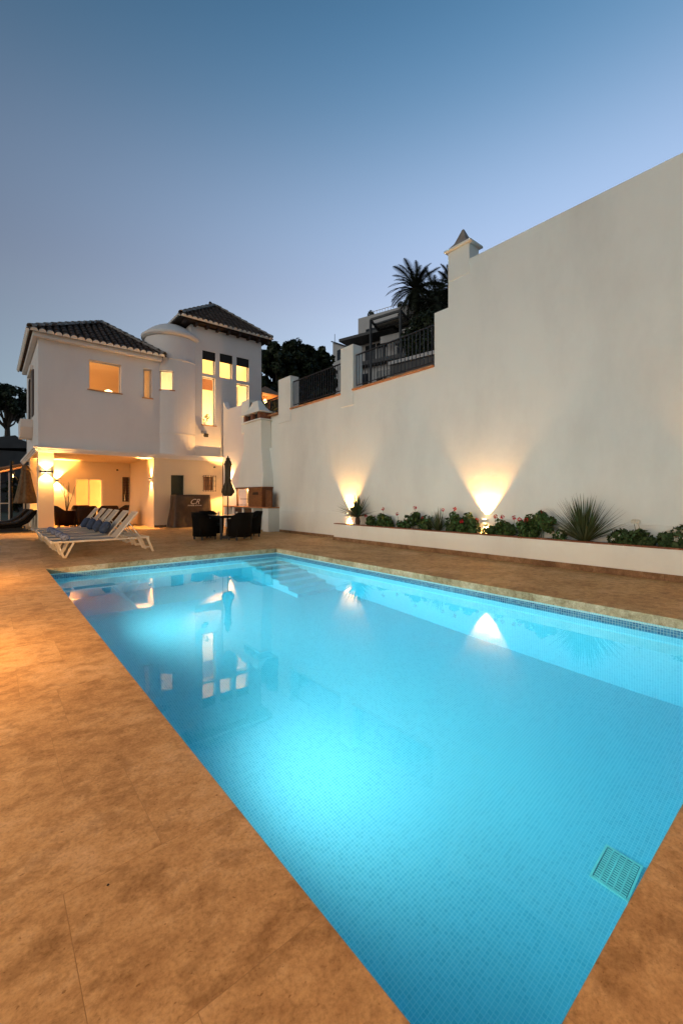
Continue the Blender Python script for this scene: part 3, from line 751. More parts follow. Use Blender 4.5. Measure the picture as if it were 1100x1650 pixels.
# ---- windows
def window(h, Y, dep=0.16, mull=0, label=None, blind=0.0, sill=True, frame='white_frame', parent=V):
    x0, x1, z0, z1 = h; m = MB(); w_ = 0.045
    y0, y1 = Y + dep, Y + dep + 0.05
    m.box(x0 + 0.001, x0 + w_, y0, y1, z0 + 0.001, z1 - 0.001); m.box(x1 - w_, x1 - 0.001, y0, y1, z0 + 0.001, z1 - 0.001)
    m.box(x0 + w_, x1 - w_, y0, y1, z0 + 0.001, z0 + w_); m.box(x0 + w_, x1 - w_, y0, y1, z1 - w_, z1 - 0.001)
    for k in range(mull):
        xm = x0 + (x1 - x0) * (k + 1) / (mull + 1); m.box(xm - 0.022, xm + 0.022, y0 + 0.005, y1 - 0.005, z0 + w_, z1 - w_)
    o = m.build('window', frame, parent)
    for k in range(mull + 1):
        a = x0 + (x1 - x0) * k / (mull + 1) + w_ * 0.8; b = x0 + (x1 - x0) * (k + 1) / (mull + 1) - w_ * 0.8
        MB().quad((a, y0 + 0.025, z0 + w_ * 0.8), (b, y0 + 0.025, z0 + w_ * 0.8), (b, y0 + 0.025, z1 - w_ * 0.8), (a, y0 + 0.025, z1 - w_ * 0.8)).build('pane', 'pane', o, smooth='open')
    if sill: MB().box(x0 - 0.05, x1 + 0.05, Y - 0.05, y0 - 0.001, z0 - 0.035, z0 - 0.0005).build('sill', 'terracotta', o)
    if blind: MB().box(x0 + 0.002, x1 - 0.002, Y + 0.02, Y + 0.06, z1 - blind, z1 - 0.002).build('blind', 'blind', o)
    return o
window(w1, HF); window(w2, HF)
for i, h in enumerate(tw): window(h, HF, blind=0.40 if i < 3 else 0, sill=(i > 2))
ta = (lo + hi) / 2
o = MB().quad(cp(lo, zb_, tr - 0.12), cp(hi, zb_, tr - 0.12), cp(hi, zt_, tr - 0.12), cp(lo, zt_, tr - 0.12)).build('window_pane', 'pane', V, smooth='open')
MB().add([cp(lo - 0.05, zb_ - 0.04, tr + 0.05), cp(hi + 0.05, zb_ - 0.04, tr + 0.05), cp(hi + 0.05, zb_ - 0.04, tr - 0.1), cp(lo - 0.05, zb_ - 0.04, tr - 0.1), cp(lo - 0.05, zb_ - 0.002, tr + 0.05), cp(hi + 0.05, zb_ - 0.002, tr + 0.05), cp(hi + 0.05, zb_ - 0.002, tr - 0.1), cp(lo - 0.05, zb_ - 0.002, tr - 0.1)], [(0, 1, 2, 3), (4, 5, 6, 7), (0, 1, 5, 4), (1, 2, 6, 5), (2, 3, 7, 6), (3, 0, 4, 7)]).build('sill', 'terracotta', o)
fq = MB(); rf_ = tr - 0.13
for (a_, b_, z_, y_) in [(lo, hi, zb_ + 0.02, zb_ + 0.02), (lo, hi, zt_ - 0.02, zt_ - 0.02), (lo + 0.02, lo + 0.02, zb_, zt_), (hi - 0.02, hi - 0.02, zb_, zt_)]: fq.bar(cp(a_, z_, rf_), cp(b_, y_, rf_), 0.05, 0.05)
fq.build('window_frame', 'white_frame', o)
window(pw, 22.6, 0.1, 1, sill=False)
# barred window with grille in porch
def grille(h, Y, proud, nv, nh, wood=True, gx=0.0):
    x0, x1, z0, z1 = h
    if wood:
        m = MB()
        for k in range(2):
            a = x0 + (x1 - x0) * k / 2 + 0.004; b = x0 + (x1 - x0) * (k + 1) / 2 - 0.004
            m.box(a, b, Y + 0.12, Y + 0.16, z0 + 0.003, z1 - 0.003)
        sh = m.build('shutter', 'wood', V)
    x0 -= gx; x1 += gx
    m = MB(); y = Y - proud
    for k in range(nv + 1):
        x = x0 + (x1 - x0) * k / nv; m.bar((x, y, z0 - gx), (x, y, z1 + gx), 0.014)
    for k in range(nh + 1):
        z = z0 - gx * 0.6 + (z1 - z0 + gx * 1.2) * k / nh; m.bar((x0, y, z), (x1, y, z), 0.014)
    if proud > 0.03:
        for x in (x0, x1):
            for z in (z0, z1): m.bar((x, y, z), (x, Y, z), 0.014)
    m.build('window_grille', 'iron', V)
grille(gr, 22.6, 0.02, 4, 9, True); grille(gw, GF, 0.12, 5, 3, True, 0.06)
# door in the ground wall, and left bay
d = MB().box(gd[0] + 0.003, gd[1] - 0.003, GF + 0.14, GF + 0.19, 0.003, gd[3] - 0.003).build('door', 'door_green', V)
for k in range(3): MB().box(gd[0] + 0.08, gd[1] - 0.08, GF + 0.122, GF + 0.139, 0.15 + k * 0.75, 0.78 + k * 0.72).build('door_panel', 'door_green', d)
MB().tube([(gd[1] - 0.07, GF + 0.11, 1.02), (gd[1] - 0.07, GF + 0.139, 1.02)], 0.025, 10).build('door_knob', 'steel', d)
b = MB().prism([(21.15, 4.42), (22.65, 4.42), (22.65, 4.1), (22.3, 3.7), (21.5, 3.7), (21.15, 4.1)], 'x', LW0 - 0.42, LW0 - 0.001).build('bay_sill', 'stucco_house', V, bevel=0.02)
m = MB(); 
for y in (bay[0], (bay[0] + bay[1]) / 2, bay[1]): m.box(LW0 + 0.1, LW0 + 0.15, y - 0.03, y + 0.03, bay[2], bay[3])
m.build('window', 'white_frame', V)
for y in (20.7, 22.52): MB().box(LW0 - 0.05, LW0 - 0.002, y, y + 0.58, bay[2], bay[3]).build('shutter', 'wood_dark', V)
MB().box(LW0 - 0.12, LW0 - 0.001, 21.1, 22.7, 6.40, 6.62).build('window_hood', 'stucco_house', V, bevel=0.03)
# wall fittings
m = MB().box(7.45, 7.62, HF - 0.16, HF - 0.001, 4.16, 4.30).build('flood_light', 'steel', V)
put(MB().box(-0.09, 0.09, -0.05, 0.05, -0.07, 0.07), lambda p: Matrix.Rotation(R(25), 3, 'X') @ p + Vector((7.56, HF - 0.23, 4.08))).build('flood_head', 'iron', m)
MB().lathe([(0.04, 0), (0.05, 0.03), (0.03, 0.07)], (7.95, GF - 0.045, 2.62), 12).build('sensor', 'iron', V)
MB().lathe([(0.04, 0), (0.05, 0.03), (0.03, 0.07)], (4.75, 22.55, 2.55), 12).build('sensor', 'iron', V)
# ---- rooms behind the glass
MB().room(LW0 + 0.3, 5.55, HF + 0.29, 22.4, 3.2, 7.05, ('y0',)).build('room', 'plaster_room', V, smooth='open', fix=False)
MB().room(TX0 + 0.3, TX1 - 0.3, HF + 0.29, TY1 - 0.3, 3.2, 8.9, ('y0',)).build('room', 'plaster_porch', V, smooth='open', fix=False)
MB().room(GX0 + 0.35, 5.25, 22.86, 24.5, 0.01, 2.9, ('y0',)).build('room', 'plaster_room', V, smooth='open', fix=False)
lamp('POINT', (2.3, 20.6, 6.3), 14, WARM, V, size=0.12)
lamp('POINT', (9.0, 20.2, 5.2), 60, WARM2, V, size=0.15)
lamp('POINT', (9.6, 20.2, 8.6), 30, WARM2, V, size=0.15)
lamp('POINT', (tcx - 0.1, tcy, 5.3), 22, WARM2, V, size=0.1)
lamp('POINT', (4.9, 23.5, 1.2), 30, WARM, V, size=0.15)
fl = thing('table_lamp', 'glowing round lamp inside the upper left room window', 'lamp', (3.95, 20.4, 5.3))
MB().lathe([(0.10, 5.2), (0.02, 5.23), (0.02, 5.5)], (3.95, 20.4, 0), 12).build('stand', 'steel', fl)
MB().lathe([(0.02, 5.5), (0.14, 5.56), (0.19, 5.7), (0.14, 5.84), (0.02, 5.9)], (3.95, 20.4, 0), 20).build('shade', 'lamp_shade', fl, smooth=True)
MB().box(3.6, 4.3, 20.15, 20.65, 3.2, 5.2).build('cabinet', 'wood', fl)
# curtains and pictures inside
for (x0, x1, y, z0, z1, mt, nm_) in [(4.97, 5.10, HF + 0.36, 5.2, 6.75, 'white_frame', 'curtain'), (9.3, 9.42, HF + 0.36, 5.3, 6.7, 'white_frame', 'curtain'), (2.3, 2.95, 22.36, 5.5, 6.4, 'wood', 'picture'), (8.4, 9.2, TY1 - 0.34, 6.9, 7.7, 'wood', 'picture'), (2.75, 2.9, 22.9, 0.1, 2.3, 'white_frame', 'curtain')]:
    m = MB(); n = max(3, int((x1 - x0) / 0.04)) if nm_ == 'curtain' else 1
    for q in range(n): m.box(x0 + (x1 - x0) * q / n, x0 + (x1 - x0) * (q + 1) / n, y + (0.012 if q % 2 else 0), y + 0.02 + (0.012 if q % 2 else 0), z0, z1)
    m.build(nm_, mt, V)
# plant on the tall window's sill
t = thing('potted_plant', 'small potted plant standing inside the tall turret-side window', 'plant', (7.72, HF + 0.36, tw[3][2]))
MB().lathe([(0.06, 0), (0.09, 0.16), (0.085, 0.165)], (7.72, HF + 0.36, tw[3][2] + 0.01), 12).build('pot', 'mortar', t)
leafy(46, [(7.72, HF + 0.36, tw[3][2] + 0.3, 0.16), (7.86, HF + 0.36, tw[3][2] + 0.46, 0.1)], 0.05, random.Random(2)).build('leaves', 'leaf_dark', t, smooth='open', fix=False)
MB().box(7.45, 8.05, HF + 0.30, HF + 0.45, tw[3][2] - 0.03, tw[3][2] + 0.009).build('shelf', 'white_frame', t)

# ---- tiled roofs
def tile_half(name, L=0.42, r0=0.105, r1=0.085, n=6, th=0.016, mat='roof_tile'):
    vs = []; fs = []
    for (y, r) in ((0, r0), (L, r1)):
        for rr in (r, r - th):
            for k in range(n + 1):
                t = math.pi * k / n; vs.append((rr * math.cos(t), y, rr * math.sin(t) * 0.9 + (0.02 if y == 0 else 0)))
    q = n + 1
    for k in range(n):
        fs += [(k, k + 1, 2 * q + k + 1, 2 * q + k), (q + k, 3 * q + k, 3 * q + k + 1, q + k + 1), (k, q + k, q + k + 1, k + 1)]
    me = bpy.data.meshes.new(name); me.from_pydata(vs, [], fs); me.update(); me.materials.append(MATS[mat]); return me
TM = tile_half('roof_tile'); HM = tile_half('hip_tile', 0.42, 0.13, 0.11, mat='ridge_tile')
CAPM = None
def half_disc():
    vs = [(0.118 * math.cos(math.pi * k / 8), 0, 0.125 * math.sin(math.pi * k / 8) - 0.01) for k in range(9)] 
    vs2 = [(x, 0.05, z) for x, y, z in vs]
    fs = [tuple(range(8, -1, -1)), tuple(range(9, 18))] + [(k, k + 1, 9 + k + 1, 9 + k) for k in range(8)] + [(8, 0, 9, 17)]
    me = bpy.data.meshes.new('mortar_plug'); me.from_pydata(vs + vs2, [], fs); me.update(); me.materials.append(MATS['mortar']); return me
CAPM = half_disc()
def roof(corners, apex, zE, name_label, overs, single_sides=(0,), mortar_sides=(0, 3)):
    """corners: 4 eave corners (counter-clockwise from front left), apex: ridge points list [front, back]"""
    m = MB(); c = [Vector((*p, zE)) for p in corners]; a, b = Vector(apex[0]), Vector(apex[1])
    planes = [(c[0], c[1], a, a), (c[1], c[2], b, a), (c[2], c[3], b, b), (c[3], c[0], a, b)]
    for p in planes:
        m.add([p[0], p[1], p[2]] + ([p[3]] if (p[3] - p[2]).length > 1e-6 else []), [(0, 1, 2, 3)] if (p[3] - p[2]).length > 1e-6 else [(0, 1, 2)])
    m.add([c[0], c[1], c[2], c[3]], [(0, 1, 2, 3)])
    rf = m.build('roof', 'roof_tile', V)
    rest = MB()
    for si, (p0, p1, q1, q0) in enumerate(planes):
        u = (p1 - p0).normalized(); nrm = (p1 - p0).cross(q1 - p0).normalized()
        if nrm.z < 0: nrm = -nrm
        up = nrm.cross(u).normalized()
        if up.z < 0: up = -up
        Lw = (p1 - p0).length; ncol = round(Lw / 0.238)
        h0 = (q0 - p0).dot(up); x_l = (q0 - p0).dot(u); x_r = (q1 - p0).dot(u)
        rotm = Matrix((u, up, nrm)).transposed() if u.cross(up).dot(nrm) > 0 else Matrix((-u, up, nrm)).transposed()
        for i in range(ncol):
            s = (i + 0.5) * Lw / ncol
            hmax = h0
            if s < x_l: hmax = h0 * s / x_l
            if s > x_r: hmax = min(hmax, h0 * (Lw - s) / max(1e-6, (Lw - x_r)))
            if si in mortar_sides:
                o = bpy.data.objects.new('mortar_plug', CAPM); COL.objects.link(o); o.parent = rf; o.matrix_parent_inverse = rf.matrix_parent_inverse.copy()
                setpar(o, rf); o.location = p0 + u * s - up * 0.075 + nrm * 0.0; o.rotation_euler = rotm.to_euler()
            k = 0; v_ = -0.06
            while v_ < hmax - 0.1:
                pos = p0 + u * (s + rt.uniform(-0.008, 0.008)) + up * v_ + nrm * (0.005 + 0.004 * (k % 2) + rt.uniform(0, 0.006))
                if si in single_sides:
                    o = bpy.data.objects.new('roof_tile', TM); COL.objects.link(o); setpar(o, rf)
                    o.location = pos; o.rotation_euler = (rotm @ Matrix.Rotation(rt.uniform(-0.03, 0.03), 3, 'Z')).to_euler()
                else:
                    rest.add([pos + rotm @ Vector(vv.co) for vv in TM.vertices], [tuple(f.vertices) for f in TM.polygons])
                v_ += 0.34; k += 1
    rest.build('roof_tiles_beyond', 'roof_tile', rf, kind='stuff', fix=False)
    for (p, q) in [(c[0], a), (c[1], a), (c[2], b), (c[3], b), (a, b)]:
        d = q - p; L = d.length
        if L < 0.2: continue
        d.normalize(); n = int(L / 0.36); 
        x = d.cross(Vector((0, 0, 1))).normalized(); zz_ = x.cross(d)
        rm = Matrix((x, d, zz_)).transposed().to_euler()
        for k in range(n):
            o = bpy.data.objects.new('hip_tile', HM); COL.objects.link(o); setpar(o, rf); o.location = p + d * (k * L / n) + Vector((0, 0, 0.07)); o.rotation_euler = rm
    return rf
e1 = HF - 0.30
roof([(1.12, e1), (5.72, e1), (5.72, 25.2), (1.12, 25.2)], [(3.85, 21.2, 8.92), (3.85, 22.6, 8.92)], 7.24, '', 0)
MB().box(1.2, 5.64, e1 + 0.07, HF - 0.001, 7.05, 7.235).build('eave_moulding', 'stucco_house', V, bevel=0.03)
MB().box(1.2, LW0 - 0.001, HF, 25.0, 7.05, 7.235).build('eave_moulding', 'stucco_house', V, bevel=0.03)
e2 = HF - 0.34
roof([(6.40, e2), (10.92, e2), (10.92, 22.3), (6.40, 22.3)], [(8.62, 20.3, 10.76), (8.62, 20.5, 10.76)], 9.19, '', 0)
for k in range(9):
    x = 6.55 + k * 0.52
    MB().box(x, x + 0.10, e2 + 0.05, HF - 0.001, 8.95, 9.09).build('rafter_tail', 'dark_timber', V)
MB().box(6.3, 10.85, e2 + 0.04, 22.3, 9.095, 9.16).build('eave_boards', 'dark_timber', V)
# small lit lean-to roof at the left rear
lt = MB().add([(0.2, 26.5, 2.55), (1.34, 26.5, 2.9), (1.34, 29, 2.9), (0.2, 29, 2.55), (0.2, 26.5, 2.49), (1.34, 26.5, 2.84), (1.34, 29, 2.84), (0.2, 29, 2.49)], [(0, 1, 2, 3), (7, 6, 5, 4), (0, 4, 5, 1), (1, 5, 6, 2), (2, 6, 7, 3), (3, 7, 4, 0)]).build('porch_lean_to', 'terracotta', V)
for k in range(9):
    o = bpy.data.objects.new('roof_tile', tile_half('roof_tile', 1.15, mat='terracotta') if k == 0 else lt_me); 
    if k == 0: lt_me = o.data
    COL.objects.link(o); setpar(o, lt); o.location = (0.18, 26.6 + k * 0.26, 2.56); o.rotation_euler = Matrix(((0, 0.956, -0.293), (-1, 0, 0), (0, 0.293, 0.956))).to_euler()
for (x, y) in ((0.3, 26.7), (0.75, 26.7)): MB().box(x, x + 0.14, y, y + 0.14, 0, 2.5).build('lean_to_post', 'stucco_house', V)

# ---- wall lights on the house
sconce((1.60, GF, 2.20), (0, -1, 0), 'wide lit wall light on the front porch pillar', 60, 60, 110, wdt=0.40, dep=0.10, hgt=0.07)
sconce((onY(91.5, 770, 22.6).x, 22.6, 2.02), (0, -1, 0), 'lit wall light inside the porch just behind the pillar', 120, 110, 100)
sconce((5.32, GF + 0.35, 2.05), (-1, 0, 0), 'lit wall light on the right end of the porch opening', 100, 90, 74)
sconce((WX + 0.1, 17.85, 2.02), (-1, 0, 0), 'lit wall light in the corner behind the parasol', 80, 80, 110)
lamp('POINT', (0.9, 27.4, 2.2), 14, WARM, None, size=0.1, name='porch_lamp_light')
pb = thing('pendant_lamp', 'small glowing lamp under the lean-to roof at the far left', 'lamp', (0.9, 27.4, 2.3))
MB().lathe([(0.01, 0.22), (0.05, 0.18), (0.08, 0.05), (0.03, 0.0)], (0.9, 27.4, 2.28), 14).build('shade', 'lamp_shade', pb)
MB().tube([(0.9, 27.4, 2.49), (0.9, 27.4, 2.7)], 0.006, 6).build('cord', 'iron', pb)
# ================================================================== FURNITURE
# ---- six sun loungers (built foot towards -X, near side first), local origin at floor under the near foot corner
def make_lounger():
    t = thing('sun_lounger', 'x', 'sun lounger', group='white sun loungers by the pool')
    L, Wd, h = 1.86, 0.64, 0.33
    for y in (0.02, Wd - 0.02):
        MB().bar((0, y, h), (L, y, h), 0.026, 0.036).build('side_rail', 'lounger_frame', t, bevel=0.004)
    MB().bar((0.0, 0, h), (0.0, Wd, h), 0.03, 0.05).build('foot_rail', 'lounger_frame', t, bevel=0.004)
    MB().bar((L, 0, h), (L, Wd, h), 0.03, 0.05).build('head_rail', 'lounger_frame', t, bevel=0.004)
    m = MB(); n = 10
    for i in range(n):                       # sling sagging a little between the rails
        for j in range(4):
            def P(i, j): 
                v = j / 4; return (0.02 + 1.20 * i / n, 0.03 + (Wd - 0.06) * v, h + 0.012 - 0.016 * math.sin(math.pi * v))
            m.quad(P(i, j), P(i + 1, j), P(i + 1, j + 1), P(i, j + 1))
    m.build('sling', 'sling', t, smooth='open')
    ang = R(52); bl = 0.72; hx = 1.20
    def B(s, y, o=0): return (hx + s * math.cos(ang) - o * math.sin(ang), y, h + 0.02 + s * math.sin(ang) + o * math.cos(ang))
    b = MB()
    for y in (0.09, Wd - 0.09): b.bar(B(0, y), B(bl, y), 0.028, 0.028)
    b.bar(B(bl, 0.09), B(bl, Wd - 0.09), 0.028, 0.028); br = b.build('backrest_frame', 'lounger_frame', t, bevel=0.003)
    m = MB()
    for j in range(4):
        for i in range(4):
            def P(i, j):
                v = j / 4; return B(bl * i / 4, 0.10 + (Wd - 0.20) * v, 0.012 - 0.014 * math.sin(math.pi * v))
            m.quad(P(i, j), P(i + 1, j), P(i + 1, j + 1), P(i, j + 1))
    m.build('backrest_sling', 'sling', t, smooth='open')
    for y in (0.08, Wd - 0.08): MB().bar(B(0.42, y), (hx + 0.52, y, h - 0.01), 0.02, 0.02).build('backrest_stay', 'lounger_frame', t)
    for y in (0.02, Wd - 0.02):
        MB().bar((0.10, y, h - 0.02), (0.20, y, 0.02), 0.03, 0.035).bar((0.38, y, h - 0.02), (0.24, y, 0.02), 0.03, 0.035).bar((0.19, y, 0.016), (0.25, y, 0.016), 0.03, 0.03).build('leg', 'lounger_frame', t)
        MB().bar((L - 0.02, y, h - 0.02), (L + 0.10, y, 0.0), 0.03, 0.04).build('leg', 'lounger_frame', t)
        MB().bar((L - 0.22, y, h - 0.02), (L - 0.12, y, 0.10), 0.025, 0.03).bar((L - 0.13, y, 0.11), (L + 0.06, y, 0.11), 0.025, 0.025).build('leg_brace', 'lounger_frame', t)
    MB().bar((0.22, 0.02, 0.018), (0.22, Wd - 0.02, 0.018), 0.03, 0.03).build('foot_bar', 'lounger_frame', t)
    return t
lo0 = make_lounger()
names = ['nearest the pool in the row of six', 'second from the pool in the row of six', 'third from the pool in the row of six', 'fourth from the pool in the row of six', 'fifth from the pool in the row of six', 'farthest from the pool in the row of six']
LY = [10.42 + 0.88 * i for i in range(6)]
for i, y in enumerate(LY):
    o = lo0 if i == 0 else dup(lo0)
    o.location = (0.99 + 0.02 * math.sin(i * 2.1), y, 0); o.rotation_euler = (0, 0, R(0.8 * math.sin(i * 1.7)))
    o['label'] = 'white sun lounger with raised back, ' + names[i]
def cushion(p, i):
    m = MB(); n = 8; vs = []; fs = []
    for s_ in (1, -1):
        for a in range(n + 1):
            for b in range(n + 1):
                u, v = a / n * 2 - 1, b / n * 2 - 1
                th = 0.085 * (max(0, 1 - u ** 4) * max(0, 1 - v ** 4)) ** 0.5
                pinch = 1 - 0.08 * (u * u + v * v - u * u * v * v)
                vs.append((0.17 * u * pinch, 0.20 * v * pinch, s_ * th))
    q = (n + 1) ** 2
    for s_ in (0, 1):
        for a in range(n):
            for b in range(n):
                k = s_ * q + a * (n + 1) + b; f = (k, k + 1, k + n + 2, k + n + 1); fs.append(f if s_ else f[::-1])
    m.add(vs, fs)
    rot = Matrix.Rotation(R(-62 + 4 * math.sin(i * 3)), 3, 'Y') @ Matrix.Rotation(0.1 * math.sin(i * 5), 3, 'Z')
    put(m, lambda c: rot @ c)
    o = m.build('cushion', 'blue_fabric', None, loc=p, smooth=True, category='cushion', group='blue cushions on the loungers',
                label=['dark blue cushion leaning on the second lounger back from the pool', 'dark blue cushion leaning on the third lounger back from the pool', 'dark blue cushion leaning on the fourth lounger back from the pool', 'dark blue cushion leaning on the fifth lounger back from the pool'][i])
for i in range(4): cushion((2.17, LY[i + 1] + 0.30, 0.525), i)
for i in range(4):
    m = MB(); y = LY[i]; n = 10; pts = []; rs = []
    for k in range(n + 1): pts.append((1.24 + 0.01 * math.sin(k), y + 0.08 + 0.48 * k / n, 0.335 + 0.075)); rs.append(0.068 + 0.008 * math.sin(k * 2.1 + i) if 0 < k < n else 0.05)
    m.tube(pts, rs, 14)
    m.build('rolled_towel', 'towel', None, smooth=True, category='towel', group='rolled towels on the loungers',
            label=['rolled blue and white towel on the foot of the lounger nearest the pool', 'rolled blue and white towel on the foot of the second lounger', 'rolled blue and white towel on the foot of the third lounger', 'rolled blue and white towel on the foot of the fourth lounger'][i])

# ---- wicker tub chairs
def make_chair(mat, label):
    t = thing('wicker_armchair', label, 'chair', group='wicker armchairs')
    n = 18; m = MB(); vs = []; fs = []            # U-shaped shell opening towards +Y
    def ring(z, f, hgt):
        out = []
        for k in range(n + 1):
            a = math.pi + math.pi * k / n
            x = math.cos(a) * (0.30 + f); y = math.sin(a) * (0.30 + f)
            if k == 0 or k == n: pass
            out.append((x, y, z))
        return [(-0.30 - f, 0.28, z)] + out + [(0.30 + f, 0.28, z)]
    levels = [(0.10, -0.02), (0.30, 0.0), (0.52, 0.015), (0.64, 0.025), (0.80, 0.055)]
    outer = []; inner = []
    for li, (z, f) in enumerate(levels):
        r = ring(z, f, 0); rr = ring(z, f - 0.05, 0)
        def lift(p, k):
            # arms stay at 0.62, the back rises
            w_ = max(0.0, min(1.0, (-p[1] + 0.02) / 0.26)); top = 0.62 + 0.20 * w_
            return (p[0], p[1], min(p[2], top) if li < 4 else top)
        outer.append([lift(p, i) for i, p in enumerate(r)]); inner.append([lift(p, i) for i, p in enumerate(rr)])
    k = n + 3
    for row in outer: vs += row
    for row in inner: vs += row
    NL = len(levels)
    for li in range(NL - 1):
        for i in range(k - 1):
            fs.append((li * k + i, li * k + i + 1, (li + 1) * k + i + 1, (li + 1) * k + i))
            o_ = NL * k; fs.append((o_ + li * k + i, o_ + (li + 1) * k + i, o_ + (li + 1) * k + i + 1, o_ + li * k + i + 1))
    for i in range(k - 1):
        a = (NL - 1) * k; o_ = NL * k + a; fs.append((a + i, a + i + 1, o_ + i + 1, o_ + i))
        fs.append((i, NL * k + i, NL * k + i + 1, i + 1))
    for e_ in (0, k - 1):
        for li in range(NL - 1): fs.append((li * k + e_, (li + 1) * k + e_, NL * k + (li + 1) * k + e_, NL * k + li * k + e_))
    MB().add(vs, fs).build('shell', mat, t, smooth=True)
    MB().box(-0.245, 0.245, -0.22, 0.28, 0.10, 0.36).build('seat_base', mat, t, bevel=0.015)
    MB().box(-0.235, 0.235, -0.2, 0.27, 0.361, 0.43).build('seat_cushion', 'blind', t, bevel=0.02)
    for (x, y) in ((-0.24, -0.16), (0.24, -0.16), (-0.26, 0.25), (0.26, 0.25)): MB().bar((x, y, 0), (x, y, 0.105), 0.04).build('leg', 'steel_dark', t)
    return t
TX, TY = 5.72, 12.4
ch = make_chair('wicker', 'black wicker armchair at the parasol table, on the lounger side')
ch.location = (TX - 0.78, TY + 0.02, 0); ch.rotation_euler = (0, 0, R(-90 + 6))
dup(ch, None, (TX + 0.05, TY - 0.80, 0), R(4), 'black wicker armchair at the parasol table, back turned to the pool')
dup(ch, None, (TX + 0.80, TY - 0.03, 0), R(90 - 8), 'black wicker armchair at the parasol table, on the planter side')
dup(ch, None, (TX - 0.22, TY + 0.82, 0), R(180 + 10), 'black wicker armchair at the parasol table, facing the pool')
t = thing('patio_table', 'square dark glass patio table between the four black armchairs', 'table', (TX, TY, 0))
MB().box(TX - 0.45, TX + 0.45, TY - 0.45, TY + 0.45, 0.705, 0.72).build('table_top', 'table_glass', t, bevel=0.004)
MB().box(TX - 0.43, TX + 0.43, TY - 0.43, TY + 0.43, 0.64, 0.704).build('apron', 'wicker', t)
for (x, y) in ((-.4, -.4), (.4, -.4), (.4, .4), (-.4, .4)): MB().bar((TX + x, TY + y, 0), (TX + x, TY + y, 0.64), 0.05).build('leg', 'steel_dark', t)
# closed parasol in the table
def parasol_profile(top, bottom, rmax):
    h = top - bottom
    return [(rmax * 0.55, bottom), (rmax, bottom + 0.10 * h), (rmax * 0.93, bottom + 0.17 * h), (rmax * 0.48, bottom + 0.36 * h), (rmax * 0.45, bottom + 0.6 * h), (rmax * 0.52, bottom + 0.80 * h),
            (rmax * 0.62, bottom + 0.815 * h), (rmax * 0.45, bottom + 0.90 * h), (rmax * 0.32, bottom + 0.93 * h), (rmax * 0.30, bottom + 0.98 * h), (0.02, top)]
ps = thing('closed_parasol', 'closed dark olive parasol standing in the patio table', 'parasol', (TX, TY, 0))
MB().tube([(TX, TY, 0.05), (TX, TY, 2.46)], 0.022, 10).build('pole', 'wood_dark', ps)
MB().lathe([(0.24, 0), (0.24, 0.05), (0.06, 0.08), (0.05, 0.3), (0.03, 0.3)], (TX, TY, 0), 20).build('base', 'steel_dark', ps)
MB().lathe(parasol_profile(2.50, 1.30, 0.185), (TX, TY, 0), 48, 8, 0.16).build('canopy', 'olive_canvas', ps, smooth=True)
MB().lathe([(0.018, 2.5), (0.022, 2.53), (0.01, 2.56)], (TX, TY, 0), 10).build('finial', 'wood_dark', ps)
# tableware glints
for i, (x, y) in enumerate(((-0.22, 0.18), (0.2, -0.2))):
    MB().lathe([(0.03, 0), (0.035, 0.1), (0.032, 0.1), (0.028, 0.01)], (TX + x, TY + y, 0.721), 12).build('drinking_glass', 'steel', None, category='glass', group='glasses on the patio table',
        label=['small glass on the patio table, on the house side', 'small glass on the patio table, on the pool side'][i])

# ---- dining set in the porch
dx, dy = 3.45, 20.9
t = thing('dining_table', 'porch dining table standing behind the sun loungers', 'table', (dx, dy, 0))
MB().box(dx - 0.8, dx + 0.8, dy - 0.45, dy + 0.45, 0.72, 0.75).build('table_top', 'table_glass', t, bevel=0.005)
for (x, y) in ((-.7, -.36), (.7, -.36), (.7, .36), (-.7, .36)): MB().bar((dx + x, dy + y, 0), (dx + x, dy + y, 0.72), 0.06).build('leg', 'wicker_brown', t)
pc = make_chair('wicker_brown', 'brown wicker armchair at the left end of the porch dining table')
pc.location = (dx - 1.05, dy, 0); pc.rotation_euler = (0, 0, R(-90)); pc.scale = (1.1, 1.1, 1.12)
for (x, y, a, l_) in [(dx - 0.35, dy - 0.75, 0, 'brown wicker armchair at the porch table, left one with its back to the pool'), (dx + 0.45, dy - 0.75, 0, 'brown wicker armchair at the porch table, right one with its back to the pool'),
                      (dx - 0.3, dy + 0.75, 180, 'brown wicker armchair at the porch table, left one facing the pool'), (dx + 1.05, dy, 90, 'brown wicker armchair at the right end of the porch dining table')]:
    dup(pc, None, (x, y, 0), R(a), l_)
t = thing('branch_vase', 'vase of tall bare twigs in front of the porch window', 'vase', (2.62, 21.95, 0))
MB().lathe([(0.09, 0), (0.14, 0.2), (0.12, 0.45), (0.06, 0.62), (0.075, 0.68)], (2.62, 21.95, 0), 18).build('vase', 'wicker_brown', t, smooth=True)
rb = random.Random(5)
for k in range(9):
    p = Vector((2.62, 21.95, 0.6)); a = rb.uniform(0, 6.28); l_ = rb.uniform(0.05, 0.2); pts = [p]
    for s in range(4): pts.append(pts[-1] + Vector((math.cos(a) * l_ * 0.6 + rb.uniform(-.05, .05), math.sin(a) * l_ * 0.4, rb.uniform(0.25, 0.36))))
    MB().tube(pts, [0.014, 0.012, 0.01, 0.008, 0.004], 5).build('twig', 'dark_timber', t)

